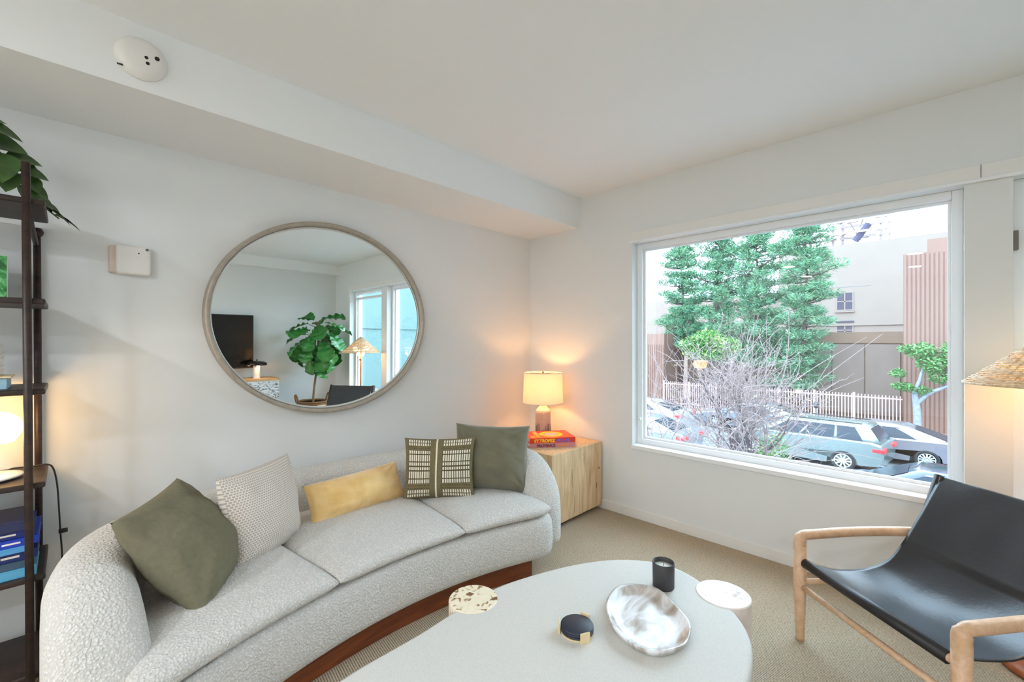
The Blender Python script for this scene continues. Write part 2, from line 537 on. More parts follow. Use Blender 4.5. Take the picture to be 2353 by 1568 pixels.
for i, p in enumerate(path):
    t = (path[min(i + 1, len(path) - 1)] - path[max(i - 1, 0)]).normalized()
    nrm = Vector((-t.y, t.x, 0))          # to the outside of the crescent
    s = min(lens[i], LT - lens[i])
    k = min(1.0, s / .13)
    hw = .113 * max(.16, math.sqrt(max(0, 1 - (1 - k) ** 2)))
    zt = interp(TOP, s)
    zb = .13 + .05 * (1 - k) ** 2
    ring = []
    zc = (zt + zb) / 2; hz = (zt - zb) / 2
    for j in range(NP):
        q = 2 * PI * j / NP
        cx, sz = math.cos(q), math.sin(q)
        e = 2.6
        ux = math.copysign(abs(cx) ** (2 / e), cx) * hw
        if sz > 0:
            uz = zt - hw * 1.15 + math.copysign(abs(sz) ** (2 / 2.1), sz) * hw * 1.15
            uz = max(uz, zb + .05)
        else:
            uz = zb + .05 - abs(sz) ** (2 / e) * .05
        # a slightly flaring outer face
        lean = .006 * (uz - .15) / .5 * k
        ring.append(Vector((SX + p.x, p.y, 0)) + nrm * (ux + lean) + Vector((0, 0, uz)))
    rings_.append(ring)
G().rings(rings_).obj('backrest', BOUCLE, sofa, smooth=True, sub=1)

# upholstered base under the seat
inner = [(x, y) for x, y in half[1:]]
right_side = [(x, y) for x, y in inner]
outline = []
for i in range(31):
    X = -.97 + 1.84 * i / 30
    outline.append((X, sfront(X) + (0.0 if X < .76 else (X - .76) ** 2 * 3.6)))
sidepts = [p for p in catmull([(x, y, 0) for x, y in [(.915, 1.66), (.965, 1.78), (.99, 1.95), (.975, 2.16), (.87, 2.33), (.66, 2.46), (.35, 2.55), (0, 2.58)]], 3)]
sidel = catmull([(-.35, 2.55, 0), (-.66, 2.46, 0), (-.87, 2.33, 0), (-.975, 2.16, 0), (-.995, 1.95, 0), (-.99, 1.78, 0), (-.98, 1.6, 0)], 3)
outline += [(p.x, p.y) for p in sidepts] + [(p.x, p.y) for p in sidel]
n_o = len(outline)
cxo, cyo = 0, 2.1


def oinset(d):
    out = []
    for i in range(n_o):
        a = Vector(outline[i - 1]); b = Vector(outline[(i + 1) % n_o]); t = (b - a).normalized()
        nn = Vector((t.y, -t.x))
        q = Vector(outline[i]) - nn * d
        out.append((SX + q.x, q.y))
    return out


rr = []
for d, z in [(.07, .125), (.03, .128), (.008, .142), (-.002, .17), (-.006, .22), (-.004, .29), (0.0, .335), (.01, .352), (.03, .36)]:
    rr.append([(x, y, z) for x, y in oinset(d)])
G().rings(rr).obj('seat_base', BOUCLE, sofa, smooth=True)


def cushion(x0f, x1f, x0b, x1b, ybk):
    def pt(a, b):
        # a across, b front to back (0..1)
        xf = x0f + (x1f - x0f) * a; xb = x0b + (x1b - x0b) * a
        yf = sfront(xf) - .012 + (0 if xf < .70 else (xf - .70) ** 2 * 1.8)
        yb = ybk(xb)
        return SX + xf + (xb - xf) * b, yf + (yb - yf) * b

    def side(sgn):
        def fn(a, b):
            A = 2 * a - 1; B = 2 * b - 1
            # denser sampling near the edges
            A = math.sin(A * PI / 2); B = math.sin(B * PI / 2)
            x, y = pt((A + 1) / 2, (B + 1) / 2)
            e = max(0.0, (1 - abs(A) ** 9)) ** .42 * max(0.0, (1 - abs(B) ** 9)) ** .42
            crown = .02 * (1 - A * A) * (1 - B * B)
            zc = .398
            return (x, y, zc + sgn * (.04 * e + (crown * e if sgn > 0 else 0)))
        return fn
    g = G(); g.grid(side(1), 30, 26); g.grid(side(-1), 30, 26)
    me = g
    return me


def weld(o, d=.0005):
    bm = bmesh.new(); bm.from_mesh(o.data)
    bmesh.ops.remove_doubles(bm, verts=bm.verts, dist=d)
    bmesh.ops.recalc_face_normals(bm, faces=bm.faces)
    bm.to_mesh(o.data); bm.free()
    return o


def yb(x):
    return 2.50 - x * x * .16 - max(0, abs(x) - .55) ** 2 * 1.9


weld(cushion(-.318, .318, -.42, .42, yb).obj('seat_cushion', BOUCLE, sofa, smooth=True, fix=False))
weld(cushion(.322, .86, .424, .92, yb).obj('seat_cushion', BOUCLE, sofa, smooth=True, fix=False))
weld(cushion(-.975, -.322, -.92, -.424, yb).obj('seat_cushion', BOUCLE, sofa, smooth=True, fix=False))
# plinth
fr = [(X / 100, 1.81 - (X / 100) ** 2 / (2 * 2.4)) for X in range(-80, 81, 8)]
bk = [(.78, 2.2), (.6, 2.36), (.3, 2.45), (0, 2.47), (-.3, 2.45), (-.6, 2.36), (-.78, 2.2)]
pl = [(SX + x, y) for x, y in fr + bk]
G().rings([[(x, y, 0.001) for x, y in pl], [(x, y, .13) for x, y in pl]]).obj('plinth', PLINTH, sofa)


# ------------------------------------------------------------------ pillows
def pillow(name, label, center, ex, up, w, h, th, mats, pat=None, n=44, pinch=.07, seed=0, wr=.006, group='sofa pillows', fur=0, wscale=6):
    """soft pillow in the plane of ex (width) and up; corners stay pointed, sides draw in"""
    ex = Vector(ex).normalized(); up = Vector(up); up = (up - ex * up.dot(ex)).normalized()
    nz = ex.cross(up)
    c = Vector(center)

    def fn(sgn):
        def f(a, b):
            A = 2 * a - 1; B = 2 * b - 1
            # corners stick out as small ears, sides draw in a little
            x = A * (1 - pinch * (1 - B * B)) * w / 2
            y = B * (1 - pinch * (1 - A * A)) * h / 2
            e = max(0, (1 - A * A) * (1 - B * B))
            t = th / 2 * (.45 * e ** .34 + .62 * e ** .8)
            t *= 1 + .14 * (-B) * e          # sags towards the lower edge
            q = c + ex * x + up * y
            ef = e ** .3
            wrk = mnoise.noise(Vector((A * 2.1 + seed, B * 2.1, seed * 1.7 + sgn))) * wr * 1.6 * ef
            # folds that run in from the corners
            for ca, cb in ((-1, -1), (1, -1), (-1, 1), (1, 1)):
                dx, dy = A - ca, B - cb
                rr_ = math.hypot(dx, dy); th_ = math.atan2(dy * cb, dx * ca)
                wrk += math.sin(th_ * 11 + seed + ca) * wr * .75 * math.exp(-(rr_ / .55) ** 2) * min(1, rr_ * 4) * min(1, e * 7)
            # soft creases across the face
            nv_ = mnoise.noise(Vector((A * wscale * .35 + seed * 2, B * wscale * .8 + A * 1.5, seed + sgn * 3)))
            wrk += (.35 - abs(nv_)) * wr * .9 * ef * (.4 + .6 * abs(A))
            return q + nz * sgn * (t + (wrk if e > 0 else 0))
        return f
    g = G(); g.grid(fn(-1), n, n, pat); g.grid(fn(1), n, n, pat)
    o = g.obj(name, mats, None, smooth=True, fix=False)
    weld(o, .0002)
    # put the origin at the pillow
    o.data.transform(Matrix.Translation(-c)); o.location = c
    WM[o.name] = Matrix.Translation(c)
    return tag(o, label, 'pillow', group)


OLIVE = M('olive_linen', (123, 118, 97), .9, vary=.12, vscale=60, bump=.25, bscale=420, bdist=.001, spec=.15)
OLIVE2 = M('olive_velvet', (117, 113, 93), .8, vary=.12, vscale=14, bump=.2, bscale=380, bdist=.001, spec=.2, sheen=.3)
MUSTARD = M('mustard_velour', (238, 204, 144), .9, rgb2=(222, 180, 112), vscale=9, bump=.3, bscale=260, bdist=.002, spec=.1, sheen=.5)
CREAM = M('cream_yarn', (228, 221, 210), .9, bump=.3, bscale=320, bdist=.002, spec=.1)
TAUPE = M('taupe_yarn', (184, 172, 164), .9, bump=.3, bscale=320, bdist=.002, spec=.1)
PLAIDG = M('olive_weave', (124, 113, 84), .9, vary=.15, vscale=90, bump=.25, bscale=350, bdist=.001, spec=.1)
PLAIDW = M('ivory_stitch', (226, 219, 200), .85, bump=.3, bscale=400, bdist=.001, spec=.1)
PLAIDD = M('brown_stitch', (92, 82, 58), .9, spec=.1)

pillow('throw_pillow', 'large plain olive pillow slumped against the left sofa arm', (.318, 2.035, .592), (.477, .879, 0), (-.183, .113, .30),
       .48, .44, .23, OLIVE, seed=1.3, wr=.012, pinch=.05)


def weave(a, b):
    i = int(a * 160); j = int(b * 160)
    if j % 4 == 0: return 0
    return 0 if (i + (j // 4 % 2) * 2) % 4 == 0 else 1


pillow('throw_pillow', 'cream and taupe basket-weave pillow beside the large olive pillow', (.605, 2.16, .60), (.82, .57, 0), (-.05, .16, .9),
       .42, .40, .21, [CREAM, TAUPE], weave, n=160, seed=4.1, wr=.007, pinch=.05)
pillow('lumbar_pillow', 'long mustard yellow lumbar pillow on the middle of the sofa', (1.115, 2.285, .525), (.995, .06, 0.03), (0, .42, .9),
       .56, .215, .17, MUSTARD, seed=7.7, wr=.008, pinch=.05, group='sofa pillows')


def plaid(a, b):
    if abs(a - .47) < .012: return 1
    u = a
    if u < .04 or u > .965 or b < .02 or b > .985: return 0
    rows = [(.04, .085), (.10, .15), (.265, .33), (.345, .46), (.48, .53), (.555, .605), (.625, .73), (.745, .80), (.885, .925), (.935, .975)]
    inrow = any(lo <= b <= hi for lo, hi in rows)
    left = .05 < u < .375; right = .555 < u < .955
    k = (u * 30) % 1.0
    if inrow and (left or right): return 1 if k < .64 else 2
    if (.17 <= b <= .19 or .215 <= b <= .235 or .83 <= b <= .845 or .86 <= b <= .872) and (u < .4 or u > .53): return 2 if k < .55 else 0
    if left or right:
        if not inrow and .26 < b < .81: return 2
    return 0


pillow('throw_pillow', 'olive pillow with rows of ivory dashes and a white centre stripe', (1.535, 2.11, .605), (.74, -.66, 0.0), (.14, .16, .95),
       .42, .355, .17, [PLAIDG, PLAIDW, PLAIDD], plaid, n=170, seed=2.2, wr=.006, pinch=.07)
pillow('throw_pillow', 'plain olive velvet pillow in the right corner behind the dashed pillow', (1.84, 1.99, .635), (.66, -.75, -.03), (.2, .18, .95),
       .47, .40, .21, OLIVE2, seed=9.4, wr=.013, pinch=.07)

# ------------------------------------------------------------------ mirror
mx, mz, ma, mb = 1.159, 1.50, .671, .588
mir = thing('wall_mirror', (mx, YM, mz), 'large round mirror in a thin silvery wooden frame above the sofa', 'mirror')
FRAME = M('champagne_frame', (176, 166, 152), .42, metal=.25, vary=.15, vscale=40, bump=.1, bscale=90, bdist=.001)
NR = 96
prof = [(0, .002), (0, .064), (-.003, .068), (-.018, .068), (-.022, .064), (-.027, .012), (-.027, .002)]
rings_ = []
for i in range(NR):
    q = 2 * PI * i / NR
    rings_.append([Vector((mx + (ma + r) * math.cos(q), YM - d, mz + (mb + r) * math.sin(q))) for r, d in prof])
rings_.append(rings_[0])
weld(G().rings(rings_, cap=False).obj('mirror_frame', FRAME, mir, smooth=True, fix=False))
g = G()
g.add([(0, 0, 0)] + [((ma - .028) * math.cos(2 * PI * i / NR), 0, (mb - .028) * math.sin(2 * PI * i / NR)) for i in range(NR)],
      [(0, 1 + i, 1 + (i + 1) % NR) for i in range(NR)])
m_ = bpy.data.materials.new('mirror_silver'); m_.use_nodes = True
p_ = m_.node_tree.nodes['Principled BSDF']
p_.inputs['Metallic'].default_value = 1; p_.inputs['Roughness'].default_value = 0.0
p_.inputs['Base Color'].default_value = (.92, .975, .97, 1)
rings_ = []
for i in range(NR + 1):
    q = 2 * PI * i / NR
    rings_.append([Vector((mx + (ma + r) * math.cos(q), YM - d, mz + (mb + r) * math.sin(q))) for r, d in [(-.026, .012), (-.026, .034), (-.031, .036), (-.036, .03), (-.036, .012)]])
weld(G().rings(rings_, cap=False).obj('inner_bead', M('silver_bead', (214, 216, 214), .3, metal=.3), mir, smooth=True, fix=False))
me = g.mesh('mirror_glass', m_, None, False)
mo = bpy.data.objects.new('mirror_glass', me); link(mo); mo.parent = mir
mo.location = (0, -.024, 0)
mo.rotation_euler = (math.radians(.29), 0, math.radians(-.67))

# ------------------------------------------------------------------ things on the walls
t = thing('sensor_box', (.215, YM, 1.735), 'small square white sensor box on the wall left of the mirror', 'sensor box')
G().bb(.152, .278, YM - .048, YM, 1.668, 1.806).obj('cover', WHITE, t, bevel=.012, seg=4)
G().bb(.128, .16, YM - .03, YM, 1.672, 1.80).obj('left_strip', M('beige_strip', (206, 190, 176), .6), t, bevel=.008)  # thin beige strip along the left side of the cover
G().lathe([(0.0001, 0), (.006, 0), (.006, .004), (.0001, .004)], 12, (.262, YM - .052, 1.79), rot=Matrix.Rotation(PI / 2, 3, 'X')).obj('screw', M('grey_screw', (110, 110, 108), .4, .6), t)
G().lathe([(0.0001, 0), (.003, 0), (.003, .003), (.0001, .003)], 8, (.232, YM - .0495, 1.77), rot=Matrix.Rotation(PI / 2, 3, 'X')).obj('indicator', BLACK, t)

t = thing('smoke_detector', (.194, YS, 2.435), 'round white smoke detector on the face of the soffit', 'smoke detector')
R90 = Matrix.Rotation(PI / 2, 3, 'X')
G().lathe([(.078, 0), (.078, .012), (.074, .02), (.066, .034), (.05, .04), (.0001, .042)], 40, (.194, YS, 2.435), rot=R90).obj('housing', WHITE, t, smooth=True)
for dx, dz, r in [(.012, -.004, .006), (.016, -.024, .006), (.044, .006, .008)]:
    G().lathe([(0.0001, 0), (r, 0), (r, .004), (.0001, .004)], 12, (.194 + dx, YS - .0385, 2.435 + dz), rot=R90).obj('sounder_hole', BLACK, t)
G().box((.194 - .062, YS - .02, 2.435 - .052), (.016, .006, .004)).obj('vent_slot', BLACK, t)

# ------------------------------------------------------------------ oak cube, lamp and books in the corner
CX0, CX1, CY0, CY1, CZ = 2.39, 3.03, 1.955, 2.60, .545
t = thing('side_table', ((CX0 + CX1) / 2, (CY0 + CY1) / 2, 0), 'chunky pale oak cube side table in the corner by the window', 'side table')
G().bb(CX0, CX1, CY0, CY1, .035, CZ).obj('cube_body', OAK, t, bevel=.004)
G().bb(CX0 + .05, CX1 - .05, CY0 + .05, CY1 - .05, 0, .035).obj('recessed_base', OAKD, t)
CRACK = M('grain_crack', (158, 120, 82), .9)
for (x, z0, z1, w_) in [(2.78, .40, .50, .003), (2.86, .22, .36, .003), (2.63, .26, .40, .003), (2.66, .06, .2, .003), (2.95, .18, .23, .006), (2.985, .33, .35, .012)]:
    pts = [(x + .0015 * math.sin(k * 2.1), CY0 - .0008, z0 + (z1 - z0) * k / 6) for k in range(7)]
    G().tube(pts, [w_ * .5 * (.3 + math.sin(PI * (k + .5) / 7)) for k in range(7)], 6).obj('grain_crack', CRACK, t)

LX, LY = 2.80, 2.385
lamp = thing('table_lamp', (LX, LY, CZ), 'ceramic table lamp with a lit cream drum shade on the oak cube', 'lamp')
CER = M('speckled_ceramic', (186, 168, 152), .6, vary=.1, vscale=40)
CERW = M('white_glaze', (232, 220, 200), .35)
z0 = CZ
G().lathe([(.0001, 0), (.06, 0), (.064, .006), (.064, .215), (.061, .222)], 36, (LX, LY, z0)).obj('lamp_base', CER, lamp, smooth=False)
G().lathe([(.061, .222), (.06, .23), (.05, .245), (.036, .258), (.029, .275), (.027, .30), (.0001, .30)], 36, (LX, LY, z0)).obj('lamp_neck', CERW, lamp, smooth=True)
DRIP = M('brown_drip', (104, 84, 72), .6)
for k in range(15):
    q = math.radians(150 + k * 11.3 + random.uniform(-3, 3))
    hh = random.choice([.06, .075, .09, .11, .125])
    G().tube([(LX + .0645 * math.cos(q), LY + .0645 * math.sin(q), z0 + .003), (LX + .0648 * math.cos(q), LY + .0648 * math.sin(q), z0 + hh)], [.0028, .0018], 6).obj('glaze_drip', DRIP, lamp)
SH0, SH1 = .842, 1.092
LINEN = shade_mat('cream_linen_shade', (244, 226, 200), .2)
G().lathe([(.17, SH0), (.160, SH1)], 56, (LX, LY, 0)).obj('lamp_shade', LINEN, lamp, smooth=True, fix=False)
bpy.data.objects['lamp_shade'].data.polygons.foreach_set('use_smooth', [True] * len(bpy.data.objects['lamp_shade'].data.polygons))
# open drum: drop the two end caps
bm = bmesh.new(); bm.from_mesh(bpy.data.objects['lamp_shade'].data)
bmesh.ops.delete(bm, geom=[f for f in bm.faces if len(f.verts) > 4], context='FACES'); bm.to_mesh(bpy.data.objects['lamp_shade'].data); bm.free()
for zz, r in ((SH0, .17), (SH1, .160)):
    G().lathe([(r - .003, -.003), (r + .002, -.003), (r + .002, .003), (r - .003, .003)], 56, (LX, LY, zz), closed=True).obj('shade_rim', CREAM, lamp, smooth=True)
BRASS = M('dark_brass', (120, 96, 66), .35, .8)
G().tube([(LX, LY, .845), (LX, LY, 1.085)], .005, 8).tube([(LX - .15, LY, 1.083), (LX + .15, LY, 1.083)], .003, 6).tube([(LX, LY - .15, 1.083), (LX, LY + .15, 1.083)], .003, 6).obj('harp', BRASS, lamp)
G().lathe([(.0001, 0), (.008, 0), (.009, .008), (.006, .016), (.0001, .018)], 16, (LX, LY, 1.086)).obj('finial', BRASS, lamp, smooth=True)


def bulb(parent, loc, watts, color, r=.035):
    ld = bpy.data.lights.new('bulb_light', 'POINT'); ld.energy = watts; ld.color = color; ld.shadow_soft_size = r
    o = bpy.data.objects.new('bulb_light', ld); link(o)
    o.parent = parent
    o.matrix_local = WM[parent.name].inverted() @ Matrix.Translation(loc)
    return o


WARM = (1.0, .50, .17)
bulb(lamp, (LX, LY, .985), 6.5, WARM)


def text_part(name, body, mat, parent, Mx, size, width=None, extrude=.0006, align='LEFT', bold=0.0):
    cu = bpy.data.curves.new(name, 'FONT'); cu.body = body; cu.size = size; cu.extrude = extrude; cu.align_x = align
    cu.offset = bold
    tmp = bpy.data.objects.new('tmp_text', cu); link(tmp)
    dg = bpy.context.evaluated_depsgraph_get(); dg.update()
    me = bpy.data.meshes.new_from_object(tmp.evaluated_get(dg))
    bpy.data.objects.remove(tmp); bpy.data.curves.remove(cu)
    if width:
        xs = [v.co.x for v in me.vertices]; k = width / (max(xs) - min(xs)); m0 = min(xs)
        for v in me.vertices: v.co.x = (v.co.x - m0) * k
    me.materials.clear(); me.materials.append(mat)
    me.name = name
    return inst(name, me, parent, Mx)


RED = M('red_cover', (226, 62, 34), .4)
YEL = M('yellow_print', (250, 200, 40), .5)
LAV = M('lavender_print', (196, 172, 204), .5)
BLU = M('blue_print', (92, 104, 214), .5)
PINKB = M('pink_cover', (206, 136, 140), .5)
BRN = M('maroon_print', (112, 48, 52), .5)
ORG = M('orange_print', (240, 146, 52), .5)
PAGES = M('page_block', (228, 214, 200), .8, bump=.3, bscale=300, stretch=(.05, .05, 3))
WPRT = M('white_print', (240, 232, 222), .5)
ang = math.atan2(-.206, .291)


def book(loc, rz, L, D, T, cover, label, cat='book', group=None, spine_mat=None):
    """book lying flat: local x along the spine, local y away from the spine"""
    b = thing('book', loc, label, cat, rz, group)
    W = WM[b.name]

    def put(g, name, mat, bev=.0):
        g.v = [W @ p for p in g.v]
        return g.obj(name, mat, b, bevel=bev)
    put(G().bb(0, L, .0, D, 0, .004), 'back_cover', cover, .001)
    put(G().bb(0, L, .0, D, T - .004, T), 'front_cover', cover, .001)
    put(G().bb(0, L, 0, .005, .004, T - .004), 'spine', spine_mat or cover)
    put(G().bb(.006, L - .006, .005, D - .006, .004, T - .004), 'page_block', PAGES)
    return b, W


Rx = Matrix.Rotation(PI / 2, 4, 'X')
b1, Wb = book((2.437, 2.207, CZ), ang, .36, .265, .036, PINKB, 'pink-spined art book under the red book on the oak cube', group='books on the oak cube')
text_part('spine_title', 'PROVENCE', BRN, b1, Wb @ Matrix.Translation((.055, -.0006, .007)) @ Rx, .03, .145, bold=.0012)
text_part('spine_title', 'GLORY', ORG, b1, Wb @ Matrix.Translation((.215, -.0006, .008)) @ Rx, .026, .08, bold=.001)
b2, Wb = book((2.437, 2.207, CZ + .0365), ang, .36, .265, .038, RED, 'red art book with a yellow ring on its cover, topmost on the oak cube', group='books on the oak cube')
text_part('spine_title', 'ST.TROPEZ', YEL, b2, Wb @ Matrix.Translation((.035, -.0006, .007)) @ Rx, .032, .165, bold=.0016)
text_part('spine_title', 'SOLEIL', BLU, b2, Wb @ Matrix.Translation((.208, -.0006, .007)) @ Rx, .032, .115, bold=.0014)


def disc_on(parent, W, name, mat, cx, cy, z, r0, r1, h=.0006):
    g = G()
    prof = [(max(r0, .0001), 0), (r1, 0), (r1, h), (max(r0, .0001), h)]
    g.lathe(prof, 40, (cx, cy, z), closed=True)
    g.v = [W @ p for p in g.v]
    return g.obj(name, mat, parent)


disc_on(b2, Wb, 'cover_ring', YEL, .2, .135, .038, .055, .095)
disc_on(b2, Wb, 'cover_disc', LAV, .2, .135, .038, .0, .05)
text_part('cover_title', 'ST.\nTROPEZ', YEL, b2, Wb @ Matrix.Translation((.055, .03, .0384)) @ Matrix.Rotation(PI / 2, 4, 'Z'), .042, .2, bold=.0016)
text_part('cover_title', 'SOLEIL', WPRT, b2, Wb @ Matrix.Translation((.10, .15, .0384)) @ Matrix.Rotation(PI / 2, 4, 'Z'), .03, .09, bold=.001)

# ------------------------------------------------------------------ coffee table
TZ = .36
LIME = M('plaster_top', (213, 211, 205), .75, rgb2=(203, 202, 196), vscale=220, detail=6, bump=.06, bscale=120, bdist=.001, spec=.25)
ct = thing('coffee_table', (1.1, .85, 0), 'cream kidney-shaped coffee table with round stone legs flush in its top', 'coffee table')
ctl = [(.40, 1.20), (.56, 1.255), (.83, 1.262), (1.0, 1.275), (1.194, 1.28), (1.373, 1.240), (1.58, 1.162), (1.755, 1.05), (1.86, .90), (1.855, .76), (1.78, .62),
       (1.686, .512), (1.589, .447), (1.483, .414), (1.35, .395), (1.1, .39), (.8, .42), (.5, .52), (.32, .70), (.26, .90), (.29, 1.08)]
ol = [(p.x, p.y) for p in catmull([(x, y, 0) for x, y in ctl], 4, True)]


def ring_inset(o, d):
    n = len(o); out = []
    area = sum(o[i - 1][0] * o[i][1] - o[i][0] * o[i - 1][1] for i in range(n))
    sg = 1 if area > 0 else -1
    for i in range(n):
        a = Vector(o[i - 1]); b = Vector(o[(i + 1) % n]); t = (b - a).normalized()
        q = Vector(o[i]) - Vector((t.y, -t.x)) * d * sg
        out.append((q.x, q.y))
    return out


rr = []
for d, z in [(.03, TZ - .075), (.006, TZ - .066), (0, TZ - .05), (0, TZ - .014), (.004, TZ - .004), (.014, TZ)]:
    rr.append([(x, y, z) for x, y in ring_inset(ol, d)])
G().rings(rr).obj('tabletop', LIME, ct, smooth=False)
for p in bpy.data.objects['tabletop'].data.polygons:
    p.use_smooth = len(p.vertices) == 4
BURL = ramp_mat('burl_travertine', [(.36, (120, 88, 60)), (.41, (190, 160, 120)), (.45, (238, 226, 200)), (.8, (246, 236, 212))], 40, rough=.5, detail=5, distort=.6)
STONE = ramp_mat('pink_travertine', [(.28, (168, 140, 126)), (.38, (226, 214, 206)), (.8, (240, 232, 226))], 16, rough=.5, detail=5, distort=.4)
for (x, y, r, mt) in [(1.09, 1.28, .094, BURL), (1.797, .606, .1, STONE), (.42, .62, .1, STONE)]:
    G().lathe([(r - .002, 0), (r, .004), (r, TZ - .001), (r - .003, TZ + .003), (.0001, TZ + .003)], 48, (x, y, 0)).obj('leg', mt, ct, smooth=False, bevel=0)
    o = bpy.data.objects[-1] if False else None
for o in ct.children:
    if o.name.startswith('leg'):
        for p in o.data.polygons: p.use_smooth = False

# ceramic tray
tr = [(1.407, .885), (1.512, .902), (1.58, .864), (1.606, .785), (1.565, .705), (1.513, .631), (1.454, .593), (1.379, .579), (1.313, .599), (1.27, .635), (1.258, .703), (1.283, .782), (1.34, .841)]
tro = [(p.x, p.y) for p in catmull([(x, y, 0) for x, y in tr], 5, True)]
TRAYM = ramp_mat('glazed_swirl', [(.34, (150, 132, 116)), (.44, (186, 176, 166)), (.52, (222, 220, 220)), (.62, (240, 242, 246)), (.72, (200, 190, 178))], 4.5, stretch=(1.0, 2.2, 1), rough=.24, detail=5, distort=1.2, coat=.25)
tc_ = Vector((sum(p[0] for p in tro) / len(tro), sum(p[1] for p in tro) / len(tro)))
rr = []
for k_, z in [(.84, .0), (.93, .004), (.995, .022), (1.01, .027), (.985, .029), (.92, .023), (.84, .013), (.74, .009), (.55, .008), (.3, .008), (.08, .008)]:
    rr.append([(tc_.x + (x - tc_.x) * k_, tc_.y + (y - tc_.y) * k_, TZ + z + (.0018 * math.sin(i * .5) if z > .02 else 0)) for i, (x, y) in enumerate(tro)])
tray = G().rings(rr).obj('ceramic_tray', TRAYM, None, smooth=True)
tray.data.transform(Matrix.Translation((-tc_.x, -tc_.y, -TZ))); tray.location = (tc_.x, tc_.y, TZ)
tag(tray, 'glossy swirled grey and white oval ceramic tray on the coffee table', 'tray')

# coaster set
cxc, cyc = 1.214, .882
LEA = M('navy_leather', (40, 46, 60), .5, bump=.15, bscale=300, bdist=.0006)
TAN = M('pale_beech', (226, 204, 160), .55)
hld = thing('coaster_holder', (cxc, cyc, TZ), 'round pale wood coaster holder with three clips on the coffee table', 'coaster holder')
G().lathe([(.0001, 0), (.054, 0), (.056, .002), (.056, .006), (.0001, .006)], 40, (cxc, cyc, TZ)).obj('base', TAN, hld)
dirs = [math.atan2(-.045, -.02) + math.radians(-4), math.atan2(-.045, -.02) + math.radians(122), math.atan2(-.045, -.02) + math.radians(-118)]
for q in dirs:
    rot = Matrix.Rotation(q, 3, 'Z')
    G().box(Vector((cxc, cyc, TZ + .017)) + rot @ Vector((.0605, 0, 0)), (.006, .034, .034), rot).obj('clip', TAN, hld, bevel=.001)
for k, lab in enumerate(['navy leather coaster at the bottom of the coaster holder', 'navy leather coaster in the middle of the coaster holder', 'navy leather coaster on top in the coaster holder']):
    zz = TZ + .0065 + k * .0072
    co = G().lathe([(.0001, 0), (.053, 0), (.0555, .002), (.0555, .0052), (.053, .007), (.0001, .007)], 40).obj('coaster', LEA, None, smooth=True)
    co.location = (cxc, cyc, zz)
    tag(co, lab, 'coaster', 'coasters in the holder')

# candle
ccx, ccy = 1.683, .796
cd = thing('candle', (ccx, ccy, TZ), 'white candle in a dark grey ceramic tumbler at the table edge', 'candle')
VES = M('charcoal_ceramic', (62, 60, 62), .55, bump=.05, bscale=200, bdist=.0006)
G().lathe([(.0001, 0), (.038, 0), (.0415, .004), (.0425, .1), (.0415, .102), (.039, .1), (.0385, .084)], 44, (ccx, ccy, TZ)).obj('vessel', VES, cd, smooth=True, fix=False)
G().lathe([(.0385, .082), (.036, .0845), (.0001, .085)], 36, (ccx, ccy, TZ)).obj('wax', M('candle_wax', (226, 226, 216), .5), cd, smooth=True)
G().tube([(ccx, ccy, TZ + .084), (ccx + .001, ccy, TZ + .097)], .0012, 6).obj('wick', M('wick', (90, 84, 76), .9), cd)

# ------------------------------------------------------------------ sling armchair
FL = Vector((2.323, .452, 0)); FR = Vector((1.905, -.048, 0))
sd = (FR - FL); CW = sd.length; sd.normalize()
bd = Vector((.767, -.641, 0)).normalized()
ch = thing('sling_armchair', FL + sd * CW / 2 + bd * .3, 'armchair with a slung black leather seat in a pale ash frame by the window', 'armchair')
LEATHER = M('black_leather', (44, 44, 47), .33, vary=.12, vscale=7, bump=.18, bscale=70, bdist=.003, spec=.6)
LEATHD = M('black_leather_edge', (26, 24, 26), .5)


def cp(s_, b_, z_):
    return FL + sd * s_ + bd * b_ + Vector((0, 0, z_))


for s_ in (0.0, CW):
    # front leg and armrest
    G().tube([cp(s_, 0, 0), cp(s_, 0, .02), cp(s_, 0, .25), cp(s_, 0, .43)], [.017, .018, .025, .026], 14).obj('front_leg', ASH, ch, smooth=True)
    pts = catmull([cp(s_, 0, .40), cp(s_, .0, .452), cp(s_, .018, .472), cp(s_, .06, .474), cp(s_, .25, .478), cp(s_, .45, .472), cp(s_, .6, .462)], 5)
    G().tube(pts, [.0255] * 8 + [.0215] * (len(pts) - 8), 14).obj('armrest', ASH, ch, smooth=True)
    G().tube([cp(s_, .70, 0), cp(s_, .66, .25), cp(s_, .59, .47)], [.016, .022, .02], 14).obj('rear_leg', ASH, ch, smooth=True)
    G().tube([cp(s_, .0, .262), cp(s_, .66, .24)], .0125, 10).obj('side_stretcher', ASH, ch, smooth=True)
    k = .03 if s_ == 0 else -.03
    G().tube([cp(s_ + k, .47, .26), cp(s_ + k, .59, .50), cp(s_ + k, .668, .735)], [.015, .016, .013], 12).obj('back_post', ASH, ch, smooth=True)
G().tube([cp(0, 0, .362), cp(CW, 0, .362)], .0135, 12).obj('front_rail', ASH, ch, smooth=True)
G().tube([cp(0, .0, .246), cp(CW, .0, .246)], .0125, 12).obj('front_stretcher', ASH, ch, smooth=True)
G().tube([cp(0, .66, .25), cp(CW, .66, .25)], .0125, 12).obj('rear_stretcher', ASH, ch, smooth=True)
G().tube([cp(.03, .69, .60), cp(CW - .03, .69, .60)], .0125, 12).obj('back_rail', ASH, ch, smooth=True)
SL = [(-.006, .372), (.06, .352), (.14, .336), (.25, .330), (.34, .350), (.41, .392), (.47, .455), (.53, .545), (.59, .635), (.64, .705), (.662, .732)]
slp = catmull([(a, b, 0) for a, b in SL], 5)


